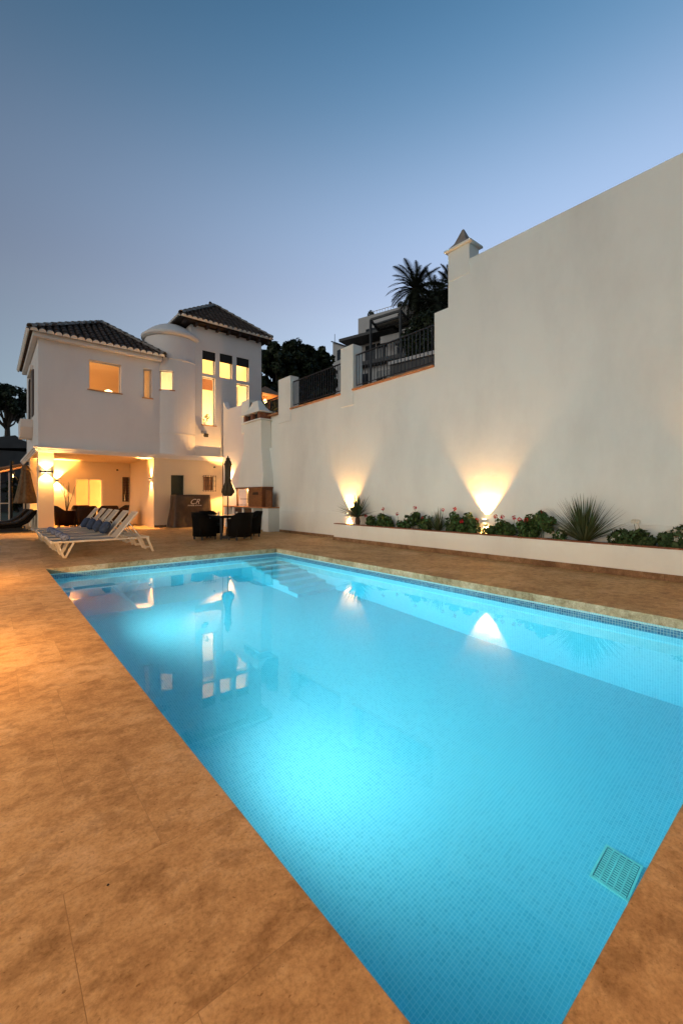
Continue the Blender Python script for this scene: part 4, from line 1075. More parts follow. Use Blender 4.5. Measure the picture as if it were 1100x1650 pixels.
# ---- covered trolley with printed mark
X0, X1 = 5.95, 7.42
cv = thing('covered_cart', 'tall dark brown fitted cover with a white printed mark by the door', 'cover', ((X0 + X1) / 2, 18.2, 0))
m = MB(); n = 26; nz = 10; vs = []; fs = []
def cover_pt(u, v, face):
    return None
ring_n = 64
for j in range(nz + 1):
    v = j / nz; z = 1.38 * v
    fl_ = 0.10 * (1 - v) ** 1.3
    for k in range(ring_n):
        s = k / ring_n * 4; side = int(s); f = s - side
        hx_, hy_ = (X1 - X0) / 2 + fl_, 0.30 + fl_ * 0.8
        if side == 0: x, y, nx_, ny_ = -hx_ + 2 * hx_ * f, -hy_, 0, -1
        elif side == 1: x, y, nx_, ny_ = hx_, -hy_ + 2 * hy_ * f, 1, 0
        elif side == 2: x, y, nx_, ny_ = hx_ - 2 * hx_ * f, hy_, 0, 1
        else: x, y, nx_, ny_ = -hx_, hy_ - 2 * hy_ * f, -1, 0
        wv = 0.035 * (1 - v) * math.sin(f * 9 + side * 2 + 1.3 * math.sin(v * 5)) + 0.02 * math.sin(f * 17 + v * 3) * (1 - v) + 0.012 * math.sin(v * 9 + f * 4)
        vs.append(((X0 + X1) / 2 + x + nx_ * wv, 18.2 + y + ny_ * wv, max(0.02, z + (0.015 * math.sin(f * 6 + side) if 0 < j < nz else 0))))
for j in range(nz):
    for k in range(ring_n):
        k2 = (k + 1) % ring_n; fs.append((j * ring_n + k, j * ring_n + k2, (j + 1) * ring_n + k2, (j + 1) * ring_n + k))
fs.append(tuple(range(nz * ring_n, (nz + 1) * ring_n)))
MB().add(vs, fs).build('cover', 'tarp', cv, smooth=True)
def text(s, size, loc, shear, parent, name):
    cu = bpy.data.curves.new(name, 'FONT'); cu.body = s; cu.size = size; cu.shear = shear; cu.align_x = 'CENTER'; cu.extrude = 0.001
    tmp = bpy.data.objects.new(name + '_curve', cu); COL.objects.link(tmp)
    dg = bpy.context.evaluated_depsgraph_get(); me = bpy.data.meshes.new_from_object(tmp.evaluated_get(dg)); me.name = name
    bpy.data.objects.remove(tmp); bpy.data.curves.remove(cu)
    me.materials.clear(); me.materials.append(MATS['print_white'])
    o = bpy.data.objects.new(name, me); COL.objects.link(o); setpar(o, parent); o.location = loc; o.rotation_euler = (R(90), 0, 0); return o
text('CR', 0.32, (6.72, 17.84, 0.98), 0.45, cv, 'printed_mark')
ms = MB(); x = 6.44; ri = random.Random(11)
while x < 7.02:                                   # the small script line under the mark, too small to read
    wv = ri.uniform(0.022, 0.05); z = 0.90
    ms.bar((x, 17.838, z), (x + wv * 0.5, 17.838, z + ri.uniform(0.03, 0.07)), 0.011, 0.004, (0, 1, 0)); ms.bar((x + wv * 0.5, 17.838, z + 0.04), (x + wv, 17.838, z), 0.011, 0.004, (0, 1, 0)); x += wv + (0.03 if 6.66 < x < 6.70 else 0.006)
ms.build('printed_line', 'print_white', cv)

# ---- barbecue with chimney
bq = thing('barbecue', 'white masonry barbecue with wooden hearth box and tall hooded chimney', 'barbecue', (8.0, 14.9, 0))
BX = 7.82
YB0, YB1 = 13.56, 17.3
MB().box(BX, WX - 0.001, YB0, YB0 + 0.42, 0, 0.86).build('counter_end', 'stucco', bq, bevel=0.008)
for y in (14.75, 15.55, 16.4, 17.2): MB().box(BX, WX - 0.001, y, y + 0.10, 0, 0.86).build('counter_post', 'stucco', bq, bevel=0.006)
MB().box(WX - 0.06, WX - 0.002, YB0 + 0.421, YB1, 0, 0.859).build('counter_back', 'stucco', bq)
MB().box(BX + 0.03, WX - 0.061, YB0 + 0.421, 14.749, 0.40, 0.46).build('counter_shelf', 'stucco', bq)
MB().box(BX + 0.05, BX + 0.08, 14.86, 15.54, 0.05, 0.82).build('cupboard_door', 'wood_dark', bq)
MB().box(BX + 0.05, BX + 0.08, 15.66, 16.39, 0.05, 0.82).build('cupboard_door', 'wood_dark', bq)
MB().box(BX - 0.04, WX - 0.002, YB0 - 0.02, YB1 + 0.02, 0.861, 0.905).build('counter_top', 'terracotta', bq, bevel=0.006)
hb = MB().box(BX - 0.01, BX + 0.03, 14.02, 15.05, 0.906, 1.60).build('hearth_cabinet', 'wood', bq)
MB().box(BX + 0.031, WX - 0.003, 14.02, 14.06, 0.906, 1.60).build('cabinet_side', 'wood', bq)
MB().box(BX - 0.05, WX - 0.003, 13.98, 16.15, 1.601, 1.66).build('mantel', 'wood', bq, bevel=0.005)
MB().box(BX - 0.018, BX - 0.0105, 14.30, 14.72, 1.36, 1.46).build('vent_slot', 'blind', hb)
for y0, y1 in ((15.05, 15.10), (16.05, 16.12)): MB().box(BX - 0.01, BX + 0.05, y0, y1, 0.906, 1.60).build('hearth_jamb', 'wood', bq)
MB().box(WX - 0.05, WX - 0.003, 15.06, 16.1, 0.906, 1.60).build('hearth_back', 'plaster_porch', bq)
for k in range(9): MB().bar((BX + 0.02, 15.12 + k * 0.115, 0.93), (BX + 0.02, 15.12 + k * 0.115, 1.0), 0.012).build('grate_bar', 'iron', bq)
gm = MB().bar((BX + 0.12, 15.14, 1.20), (BX + 0.12, 16.04, 1.20), 0.02)
gm.bar((BX + 0.12, 15.4, 1.05), (BX + 0.12, 15.4, 1.42), 0.016).build('spit', 'iron', bq)
lamp('POINT', (BX + 0.24, 15.6, 1.48), 5, WARM2, bq, size=0.03)
MB().lathe([(0.02, 1.52), (0.03, 1.55), (0.02, 1.598)], (BX + 0.24, 15.6, 0), 10).build('hearth_bulb', 'lamp_shade', bq)
MB().prism([(13.55, 0.906), (13.55, 1.42), (13.60, 1.50), (13.68, 1.53), (13.98, 1.53), (13.98, 0.906)], 'x', BX + 0.12, BX + 0.16).build('splash_board', 'wood', bq)
m = MB(); lv = [(1.661, 13.98, 16.1, BX - 0.0), (2.1, 14.02, 16.0, BX + 0.03), (2.75, 14.16, 15.86, BX + 0.08), (3.15, 14.28, 15.72, BX + 0.10), (4.22, 14.30, 15.70, BX + 0.10)]
vs = []
for (z, a, b_, x) in lv: vs += [(x, a, z), (WX + 0.09, a, z), (WX + 0.09, b_, z), (x, b_, z)]
m.add(vs, [(3, 2, 1, 0), (16, 17, 18, 19)] + [(r * 4 + i, r * 4 + (i + 1) % 4, r * 4 + 4 + (i + 1) % 4, r * 4 + 4 + i) for r in range(4) for i in range(4)])
m.build('hood', 'stucco', bq, bevel=0.02)
MB().box(BX + 0.02, WX + 0.2, 14.22, 15.78, 4.221, 4.27).build('chimney_ledge', 'stucco', bq, bevel=0.01)
for (y0, y1) in ((14.34, 14.52), (14.92, 15.08), (15.48, 15.66)): MB().box(BX + 0.08, WX + 0.12, y0, y1, 4.271, 4.52).build('chimney_post', 'brick_edge', bq)
MB().box(BX + 0.2, WX + 0.0, 14.36, 15.64, 4.272, 4.515).build('flue', 'blind', bq)
MB().box(BX - 0.02, WX + 0.22, 14.18, 15.82, 4.521, 4.56).build('cap_slab', 'stucco', bq, bevel=0.008)
m = MB(); xc, yc = (BX + WX + 0.2) / 2, 15.0
vs = []
for (a, b_, z) in ((0.27, 0.66, 4.561), (0.17, 0.40, 4.78), (0.10, 0.20, 5.05)): vs += [(xc - a, yc - b_, z), (xc + a, yc - b_, z), (xc + a, yc + b_, z), (xc - a, yc + b_, z)]
m.add(vs, [(3, 2, 1, 0), (8, 9, 10, 11)] + [(r * 4 + i, r * 4 + (i + 1) % 4, r * 4 + 4 + (i + 1) % 4, r * 4 + 4 + i) for r in range(2) for i in range(4)])
m.build('chimney_cap', 'stucco', bq, bevel=0.02)

# ---- left corner: dark rattan loungers, cantilever parasol, white rail
def make_rattan():
    t = thing('rattan_lounger', 'x', 'lounger', group='dark rattan loungers')
    m = MB(); prof = [(0, 0.32), (0.3, 0.27), (0.8, 0.24), (1.2, 0.27), (1.45, 0.42), (1.75, 0.78), (1.82, 0.80), (1.82, 0.74), (1.55, 0.34), (1.25, 0.17), (0.8, 0.14), (0.3, 0.17), (0, 0.24)]
    m.prism([(p[0], p[1]) for p in prof], 'y', -0.34, 0.34); m.build('shell', 'wicker', t, bevel=0.01)
    m = MB(); pr = [(0.05, 0.33), (0.8, 0.26), (1.2, 0.29), (1.44, 0.44), (1.72, 0.78), (1.68, 0.82), (1.38, 0.50), (1.15, 0.36), (0.8, 0.33), (0.05, 0.39)]
    m.prism(pr, 'y', -0.30, 0.30); m.build('mattress', 'blind', t, bevel=0.02)
    for y in (-0.3, 0.3):
        MB().bar((0.1, y, 0.03), (1.6, y, 0.03), 0.05, 0.04).build('skid', 'steel_dark', t)
        for x in (0.25, 1.4): MB().bar((x, y, 0.05), (x, y, 0.22), 0.05).build('leg', 'steel_dark', t)
    return t
rl = make_rattan(); rl.location = (-0.42, 19.6, 0); rl['label'] = 'dark rattan lounger with raised back beside the porch pillar'; rl.rotation_euler = (0, 0, R(5))
dup(rl, None, (-0.55, 20.9, 0), R(5), 'dark rattan lounger at the far left behind the nearer one')
ux, uy = 1.14, 21.2
cpz = thing('cantilever_parasol', 'closed striped brown cantilever parasol at the left porch corner', 'parasol', (0.66, uy + 0.6, 0))
MB().tube([(0.70, uy + 0.6, 0), (0.70, uy + 0.6, 2.75)], 0.05, 10).build('mast', 'iron', cpz)
MB().tube([(0.70, uy + 0.6, 2.45), (0.9, uy + 0.3, 1.9), (1.14, uy, 2.55)], 0.03, 8).build('arm', 'iron', cpz)
MB().lathe([(0.24, 1.02), (0.36, 1.03), (0.34, 1.12), (0.22, 1.75), (0.14, 2.25), (0.12, 2.34), (0.155, 2.36), (0.09, 2.52), (0.02, 2.58)], (ux, uy, 0), 48, 8, 0.13).build('canopy', 'brown_canvas', cpz, smooth=True)
MB().tube([(ux, uy, 0.8), (ux, uy, 1.1)], 0.025, 8).build('pole_end', 'iron', cpz)
MB().box(0.35, 1.05, uy + 0.25, uy + 0.95, 0.0, 0.10).build('base', 'steel_dark', cpz, bevel=0.01)
t = thing('handrail', 'thin white metal handrail at the far left edge of the terrace', 'railing', (-1.2, 24.5, 0))
MB().bar((-3.2, 24.5, 1.0), (0.75, 24.5, 1.0), 0.05).build('top_rail', 'white_frame', t)
for x in (-3.2, -1.2, 0.72): MB().bar((x, 24.5, 0), (x, 24.5, 0.98), 0.06).build('post', 'white_frame', t)
MB().bar((-0.9, 24.5, 0.95), (0.4, 24.5, 0.3), 0.03).build('brace', 'white_frame', t)

# ---- path lights left of the pool, just outside the frame (their pools of light show on the paving)
bl0 = thing('bollard_light', 'short bronze bollard light near the pool end behind the camera', 'bollard', group='bollard lights along the left of the terrace')
MB().lathe([(0.07, 0), (0.07, 0.012), (0.045, 0.02), (0.045, 0.52), (0.05, 0.53)], (0, 0, 0), 16).build('post', 'iron', bl0)
MB().lathe([(0.036, 0.531), (0.036, 0.60)], (0, 0, 0), 16).build('lens', 'lens_glow', bl0)
MB().lathe([(0.062, 0.60), (0.065, 0.612), (0.04, 0.635), (0.01, 0.64)], (0, 0, 0), 16).build('cap', 'iron', bl0)
lamp('POINT', (0, 0, 0.568), 64, WARM, bl0, None, 0.025)
spots = [(-1.0, 4.35), (-1.0, 8.1)]
nm = ['level with the middle of the pool', 'nearest the loungers']
for i, (x, y) in enumerate(spots):
    o = bl0 if i == 0 else dup(bl0); o.location = (x, y, 0); o['label'] = 'short bronze bollard light beside the paving, ' + nm[i]
# garden lamp on a post behind the camera: it lights the near paving
gx, gy = -0.4, -2.4
gl = thing('garden_lamp', 'tall bronze garden lamp post standing behind the camera', 'lamp post', (gx, gy, 0))
MB().lathe([(0.11, 0), (0.11, 0.02), (0.06, 0.05), (0.045, 0.4), (0.035, 2.95)], (gx, gy, 0), 16).build('post', 'iron', gl)
MB().lathe([(0.20, 3.02), (0.21, 3.04), (0.10, 3.12), (0.02, 3.15)], (gx, gy, 0), 20).build('hood', 'iron', gl)
MB().tube([(gx, gy, 2.9), (gx + 0.16, gy, 2.93), (gx + 0.19, gy, 3.03)], 0.012, 6).build('bracket', 'iron', gl)
MB().lathe([(0.06, 2.96), (0.12, 3.0), (0.12, 3.015)], (gx, gy, 0), 16).build('lens', 'lens_glow', gl)
lamp('SPOT', (gx, gy, 2.99), 215, WARM, gl, (0.1, 0.25, -1), 0.08, R(150), 0.5)
# small dark pebble on the paving
pp = onZ(174, 1428)
MB().lathe([(0.002, 0), (0.0045, 0.002), (0.0035, 0.0035), (0.001, 0.004)], (pp.x, pp.y, 0.001), 9).build('pebble', 'iron', None, category='pebble', label='tiny dark pebble lying on the paving left of the pool')
# ================================================================== PLANTS IN THE PLANTER
SZ = 0.456
def ypx(px, X=8.03): return onX(px, 840, X).y
def yucca(name, label, x, y, z0, n, L, wdt, seed, trunk=0.0, spread=1.35):
    t = thing(name, label, 'plant', (x, y, z0)); r = random.Random(seed)
    if trunk: MB().tube([(x, y, z0), (x + 0.01, y, z0 + trunk * 0.5), (x, y, z0 + trunk)], [0.06, 0.075, 0.06], 10).build('stem', 'bark', t)
    m = MB(); c = Vector((x, y, z0 + trunk))
    for i in range(n):
        a = r.uniform(0, 2 * math.pi); el = R(90) - spread * (r.random() ** 0.75) ; el = max(R(4), el)
        d = Vector((math.cos(a) * math.cos(el), math.sin(a) * math.cos(el), math.sin(el)))
        if (c + d * L).x > WX - 0.12: d.x = -abs(d.x) * r.uniform(0.1, 1.0); d.normalize()
        l_ = L * r.uniform(0.72, 1.05); sd = d.cross(Vector((0, 0, 1))).normalized(); w_ = wdt * r.uniform(0.8, 1.2); nn = sd.cross(d)
        pts = []
        for s in (0, 0.35, 0.7, 1.0):
            p = c + d * (l_ * s) - Vector((0, 0, 1)) * (0.10 * l_ * s * s * math.cos(el)); ww = w_ * (0.6 + 0.8 * s if s < 0.4 else (1 - s) * 1.6) / 2 + 0.0006
            pts.append((p - sd * ww + nn * ww * 0.4, p, p + sd * ww + nn * ww * 0.4))
        k = len(m.v)
        for tri in pts: m.v += [tuple(q) for q in tri]
        for s in range(3):
            b = k + s * 3; m.f += [(b, b + 1, b + 4, b + 3), (b + 1, b + 2, b + 5, b + 4)]
    m.build('blades', 'leaf_yucca', t, smooth='open', fix=False); return t
yucca('yucca', 'small yucca with stiff blades at the far end of the planter', 7.98, ypx(578), SZ, 95, 0.78, 0.045, 1, 0.24, 1.4)
yucca('yucca', 'large spiky yucca fanning out in the right of the planter', 8.0, ypx(942), SZ, 240, 0.90, 0.026, 2, 0.0, 1.1)
yucca('spider_plant', 'clump of thin arching striped leaves between the geraniums', 8.03, ypx(706), SZ, 130, 0.58, 0.016, 3, 0.0, 1.15)
def bush(name, label, px0, px1, h, leafm, seed, nleaf, fl, flm, X=8.03, lsz=0.042):
    y1, y0 = ypx(px0, X), ypx(px1, X); yc = (y0 + y1) / 2; wy = (y1 - y0) / 2; r = random.Random(seed)
    t = thing(name, label, 'plant', (X, yc, SZ), group='flowering plants in the planter')
    cs = []
    for i in range(26):
        u = r.uniform(-0.85, 0.85); cs.append((X + r.uniform(-0.09, 0.06), yc + u * wy, SZ + 0.05 + r.random() * (h * (1 - 0.55 * u * u) - 0.1), r.uniform(0.06, 0.12)))
    leafy(nleaf, cs, lsz, r).build('foliage', leafm, t, smooth='open', fix=False)
    m = MB()
    for c in cs[:10]: m.tube([(X, yc + (c[1] - yc) * 0.4, SZ - 0.005), ((X + c[0]) / 2, (yc + c[1]) / 2, (SZ + c[2]) / 2), c[:3]], [0.008, 0.006, 0.004], 5)
    m.build('stems', 'leaf_shrub', t, fix=False)
    for i, (px, py) in enumerate(fl):
        p = onX(px, py, X - r.uniform(0.02, 0.10)); 
        f = leafy(30, [(p.x, p.y, p.z, 0.040)], 0.021, r, 0.5)
        f.build('flower_head', flm, t, smooth='open', fix=False)
        MB().tube([(p.x, p.y, p.z - 0.02), (p.x + 0.02, p.y + r.uniform(-.03, .03), max(SZ, p.z - 0.2))], [0.003, 0.004], 5).build('flower_stalk', 'leaf_shrub', t)
    return t
bush('geranium', 'dark green geranium next to the small yucca', 590, 634, 0.36, 'leaf_geranium', 11, 1500, [(617, 820), (589, 831)], 'petal_red')
bush('geranium', 'geranium with one tall red flower left of the striped clump', 638, 694, 0.50, 'leaf_geranium', 12, 1900, [(668, 818), (681, 834), (640, 828)], 'petal_red')
bush('geranium', 'geranium with bright red flowers just left of the middle wall light', 718, 773, 0.52, 'leaf_geranium', 13, 1900, [(713, 822), (732, 820), (743, 840), (768, 838)], 'petal_red')
bush('geranium', 'low geranium with a row of red flowers right of the middle wall light', 782, 830, 0.32, 'leaf_geranium', 14, 1500, [(798, 832), (809, 833), (828, 834), (837, 837), (848, 838)], 'petal_red')
bush('geranium', 'big dark geranium with red blooms left of the large yucca', 838, 912, 0.54, 'leaf_geranium', 15, 2400, [(870, 826), (875, 841), (846, 838)], 'petal_red')
bush('flowering_shrub', 'low dark shrub with a few white flowers right of the large yucca', 982, 1054, 0.28, 'leaf_shrub', 16, 1700, [(1000, 862), (988, 867), (1028, 841), (1021, 840)], 'petal_white')
bush('flowering_shrub', 'white flowering shrub cut off by the right edge of the picture', 1066, 1132, 0.36, 'leaf_shrub', 17, 1700, [(1088, 868), (1088, 857), (1098, 863), (1078, 858), (1102, 854)], 'petal_white')

# ================================================================== BEHIND THE WALL AND THE HOUSE
def tree(name, label, base, htrunk, crown, seed, nleaf, leaf, lean=(0, 0), group='trees behind the house', mat='leaf_dark', clump=150):
    """crown: (rx, ry, rz, zc) about the trunk axis"""
    r = random.Random(seed); b = Vector(base); t = thing(name, label, 'tree', base, group=group)
    rx, ry, rz, zc = crown; c = b + Vector((lean[0], lean[1], zc))
    m = MB(); r0 = 0.02 * (zc + rz) + 0.08
    mid = b + Vector((lean[0] * 0.3, lean[1] * 0.3, htrunk)); m.tube([b - Vector((0, 0, 0.3)), (b + mid) / 2 + Vector((0.08, -0.05, 0)), mid, c], [r0 * 1.2, r0, r0 * 0.8, r0 * 0.3], 9)
    cs = []
    for i in range(clump):
        while True:
            d = Vector((r.uniform(-1, 1), r.uniform(-1, 1), r.uniform(-1, 1)))
            if d.length < 1: break
        d = d.normalized() * d.length ** 0.5
        p = c + Vector((d.x * rx, d.y * ry, d.z * rz)); cs.append((*p, r.uniform(0.13, 0.26) * min(rx, rz * 1.4)))
        if i % 3 == 0: m.tube([mid + Vector((0, 0, r.uniform(0, 0.4) * (zc - htrunk))), (mid + p) / 2 + Vector((0, 0, -0.1)), p], [r0 * 0.4, r0 * 0.25, r0 * 0.08], 6)
    m.build('trunk', 'bark', t, fix=False)
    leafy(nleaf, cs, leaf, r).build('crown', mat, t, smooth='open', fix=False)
    return t
def ground_at(px, d):
    r = ray(px, 802); x, y = r.x * d, r.y * d; return Vector((x, y, hillz(x, y) if x > 8.6 else -0.06))
def tree_px(name, label, px, ytop, d, wpx, seed, nleaf=3800, leaf=0.2, ybot=None, **k):
    g = ground_at(px, d); ztop = CAMH + (HYP - ytop) / FPX * d; H_ = ztop - g.z; rx = wpx / 2 / FPX * d
    zb = (CAMH + (HYP - ybot) / FPX * d - g.z) if ybot else H_ * 0.22
    rz = (H_ - zb) / 2; return tree(name, label, g, zb * 0.9, (rx * 0.85, rx * 0.85, rz * 0.86, zb + rz), seed, nleaf, leaf, **k)
tree_px('evergreen_tree', 'dark evergreen tree rising right beside the tower roof', 443, 548, 34, 84, 21, 17000, ybot=690)
tree_px('evergreen_tree', 'tallest dark evergreen tree between the tower and the first white pier', 478, 543, 37, 86, 22, 18000, ybot=680)
tree_px('evergreen_tree', 'dark evergreen tree with a rounded top left of the hill houses', 512, 556, 40, 66, 23, 14000, ybot=660)
tree_px('cypress', 'narrow dark cypress tip beside the low grey roof', 527, 566, 42, 18, 24, 1500, 0.12, ybot=650)
tree_px('bushy_tree', 'low dark bushy tree behind the railing next to the tower', 455, 610, 26, 75, 25, 4200, 0.13, ybot=700)
tree_px('bushy_tree', 'low dark bushy tree behind the middle railing', 520, 622, 27, 60, 26, 3200, 0.12, ybot=690)
# stone pines at the far left
for (px, yt, d, w_, yb, sd, lb) in [(12, 622, 62, 66, 668, 31, 'flat-topped stone pine at the far left of the picture'), (46, 634, 70, 40, 690, 32, 'dark pine half hidden behind the left corner of the villa')]:
    g = Vector((*ray(px, 802).xy * d, -0.06)); zt = CAMH + (HYP - yt) / FPX * d; zb = CAMH + (HYP - yb) / FPX * d
    tree('stone_pine', lb, g, zb * 0.8, (w_ / 2 / FPX * d, w_ / 2 / FPX * d, (zt - zb) / 2, (zt + zb) / 2), sd, 7000, 0.22, clump=60)
for (px, yt, d, w_, sd, lb) in [(-8, 690, 58, 40, 41, 'dark rounded shrub below the stone pine at the left edge'), (26, 694, 56, 46, 42, 'dark rounded shrub between the stone pine and the villa'), (5, 757, 40, 40, 43, 'dark hedge shrub behind the far left loungers'), (26, 768, 38, 26, 44, 'dark leafy shrub behind the cantilever parasol')]:
    g = Vector((*ray(px, 802).xy * d, -0.06)); zt = CAMH + (HYP - yt) / FPX * d
    tree('garden_shrub', lb, g, 0.4, (w_ / 2 / FPX * d, w_ / 2 / FPX * d, zt * 0.46, zt * 0.52), sd, 3000, 0.17, group='shrubs at the far left', clump=60)
# low grey neighbouring building at far left
nb = thing('neighbour_house', 'low grey house with a flat roof at the far left behind the parasol', 'house', (0.5, 50, 0))
a = onY(-60, 722, 50); b = onY(50, 722, 50)
MB().box(a.x, b.x, 50, 58, -0.06, a.z).build('wall', 'concrete_far', nb)
MB().prism([(a.x - 0.3, a.z + 0.001), (b.x + 0.3, b.z + 0.001), (b.x - 1.2, b.z + 1.1), (a.x + 2, a.z + 1.1)], 'y', 49.8, 58.2).build('roof', 'concrete_far', nb)
for k in range(3):
    xx = a.x + 2 + k * 2.4; o = MB().box(xx, xx + 1.0, 49.96, 49.999, 2.6, 4.0).build('window', 'glass_dark', nb)
# ---- date palms on the hill
def palm(px, py, d, scale, seed, label):
    r = random.Random(seed); c = atD(px, py, d); gz = hillz(c.x, c.y); t = thing('palm_tree', label, 'palm', (c.x, c.y, gz), group='date palms on the hill')
    n = 9; pts = [(c.x + 0.1 * math.sin(k), c.y, gz - 0.3 + (c.z - gz + 0.2) * k / n) for k in range(n + 1)]
    MB().tube(pts, [0.27 * scale + 0.04 * (k % 2) for k in range(n)] + [0.42 * scale], 12).build('trunk', 'bark', t)
    meshes = []
    for v_ in range(5):
        m = MB(); L = 3.1 * scale; bend = r.uniform(0.5, 1.2); N = 26; prev = Vector((0, 0, 0)); ang = 0.0
        spine = [prev]
        for k in range(N):
            ang -= bend / N * (0.4 + 1.5 * k / N); prev = prev + Vector((math.cos(ang), 0, math.sin(ang))) * (L / N); spine.append(prev)
        m.tube([spine[0], spine[N // 2], spine[N]], [0.05, 0.03, 0.008], 4)
        for k in range(3, N + 1):
            f = k / N; ll = 0.62 * scale * math.sin(math.pi * min(0.97, 0.12 + f * 0.86)) ** 0.7
            for s_ in (-1, 1):
                p = spine[k]; d_ = (spine[k] - spine[k - 1]).normalized()
                tip = p + d_ * ll * 0.65 + Vector((0, s_ * ll * 0.75, -ll * r.uniform(0.05, 0.35)))
                i = len(m.v); m.v += [tuple(p - d_ * 0.06), tuple(p + d_ * 0.06), tuple(tip)]; m.f.append((i, i + 1, i + 2))
        me = bpy.data.meshes.new('frond'); me.from_pydata(m.v, [], m.f); me.update(); me.materials.append(MATS['leaf_palm']); meshes.append(me)
    for k in range(54):
        az = k * 2.39996 + r.uniform(-.2, .2); el = R(84 - 150 * (k / 54) ** 0.85)
        o = bpy.data.objects.new('frond', meshes[k % 5]); COL.objects.link(o); setpar(o, t)
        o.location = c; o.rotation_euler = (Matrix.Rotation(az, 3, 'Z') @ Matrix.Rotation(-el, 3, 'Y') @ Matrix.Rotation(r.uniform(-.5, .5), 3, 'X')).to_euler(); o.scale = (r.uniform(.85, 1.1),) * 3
palm(669, 464, 41, 0.96, 51, 'tall date palm whose crown stands clear against the sky')
palm(704, 488, 38, 0.98, 52, 'date palm half hidden behind the finial pier')
palm(731, 466, 40, 0.8, 53, 'date palm whose frond tips peep past the wall edge')
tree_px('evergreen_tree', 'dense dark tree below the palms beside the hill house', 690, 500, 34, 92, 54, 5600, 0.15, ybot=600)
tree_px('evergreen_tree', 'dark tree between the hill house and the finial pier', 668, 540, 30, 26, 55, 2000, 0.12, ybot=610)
# ---- hill house, local frame: x along its front (to the right, towards us), y away, z up
HHD = 45.0
p0 = atD(567, 700, HHD); HB = 10.0
hh = thing('hill_house', 'grey modern three storey house with pergola on the hill behind the wall', 'house', (p0.x, p0.y, HB), R(-74.5))
hm = Matrix.Translation((p0.x, p0.y, 0)) @ Matrix.Rotation(R(-74.5), 4, 'Z')
def hb_(x0, x1, y0, y1, z0, z1, name, mat, par=None):
    m = MB().box(x0, x1, y0, y1, z0, z1); put(m, lambda p: hm @ p); return m.build(name, mat, par or hh)
def zpx(py, d=HHD): return CAMH + (HYP - py) / FPX * d
Z1, Z2, Z3, ZT = zpx(597), zpx(588), zpx(549), zpx(507)
hb_(0, 11, 0.0, 8, HB - 1, Z1, 'lower_wall', 'plaster_far')
hb_(0.0, 11, 1.6, 8, Z1, Z3, 'middle_wall', 'plaster_far')
hb_(0.0, 11, 1.2, 8, Z3 + 0.3, ZT, 'upper_wall', 'plaster_far')
hb_(-1.3, 5.2, -0.6, 8.2, Z3, Z3 + 0.28, 'canopy_slab', 'steel_dark')
hb_(-1.0, 11.2, -0.9, 8.1, Z1 + 0.01, Z1 + 0.4, 'balcony_slab', 'steel_dark')
hb_(5.2, 11, -0.3, 1.19, Z3 - 1.5, Z3 - 1.15, 'balcony_slab', 'steel_dark')
hb_(3.6, 10.8, -0.3, -0.2, Z3 - 1.14, Z3 - 0.45, 'balcony_front', 'plaster_far')
hb_(5.4, 11, 2.4, 8, ZT + 0.002, ZT + 1.1, 'roof_block', 'plaster_far')
for (x0, x1, y, z0, z1) in [(0.7, 3.4, 1.58, Z2 + 0.2, Z3 - 0.25), (4.2, 6.3, 1.58, Z1 + 0.5, Z1 + 2.2), (6.9, 8.6, 1.58, Z1 + 0.5, Z1 + 2.2), (1.0, 4.5, 1.18, Z3 + 0.55, Z3 + 1.35), (5.6, 7.3, 1.18, Z3 + 0.5, Z3 + 1.7), (8.0, 9.6, 1.18, Z3 + 0.5, Z3 + 1.7), (0.6, 2.0, -0.02, Z1 - 2.2, Z1 - 0.6), (3.0, 4.6, -0.02, Z1 - 2.2, Z1 - 0.6), (5.6, 7.0, -0.02, Z1 - 2.2, Z1 - 0.6)]:
    o = hb_(x0, x1, y - 0.03, y, z0, z1, 'window', 'glass_dark')
    hb_((x0 + x1) / 2 - 0.04, (x0 + x1) / 2 + 0.04, y - 0.06, y - 0.031, z0, z1, 'mullion', 'plaster_far', o)
for k in range(3): hb_(7.15 + k * 0.5, 7.5 + k * 0.5, 1.50, 1.545, Z1 + 0.5, Z1 + 2.15, 'curtain', 'white_frame')
# roof railing and planters
rr = MB()
for k in range(12): rr.box(1.6 + k * 0.33, 1.63 + k * 0.33, 1.3, 1.33, ZT + 0.001, ZT + 0.35)
rr.box(1.6, 5.3, 1.29, 1.34, ZT + 0.351, ZT + 0.39); put(rr, lambda p: hm @ p).build('roof_rail', 'white_frame', hh)
for (x, s) in ((1.4, 0.34), (5.0, 0.36)):
    q = hm @ Vector((x, 1.5, ZT + s * 0.8)); leafy(160, [(q.x, q.y, q.z, s)], 0.12, random.Random(int(x * 10))).build('roof_shrub', 'leaf_dark', hh, smooth='open', fix=False)
# pergola in front
PG = thing('pergola', 'dark steel pergola frame standing in front of the hill house', 'pergola', atD(620, 640, 36.0))
def P36(px, py, d): return atD(px, py, d)
corn = [P36(597, 515, 40), P36(645, 500, 38), P36(668, 500, 42), P36(618, 500, 44.5)]
zt = corn[0].z
corn = [Vector((c.x, c.y, zt)) for c in corn]
for i in range(4):
    MB().bar(corn[i], corn[(i + 1) % 4], 0.15, 0.2).build('beam', 'steel_dark', PG)
    c = corn[i]; MB().bar((c.x, c.y, hillz(c.x, c.y) - 0.2), (c.x, c.y, zt), 0.18, 0.18).build('post', 'steel_dark', PG)
for k in range(1, 4):
    f = k / 4; MB().bar(corn[0].lerp(corn[3], f), corn[1].lerp(corn[2], f), 0.12, 0.16).build('cross_beam', 'steel_dark', PG)
a, b, c, d = corn[0].lerp(corn[3], 0.3), corn[1].lerp(corn[2], 0.3), corn[1].lerp(corn[2], 0.95), corn[0].lerp(corn[3], 0.95)
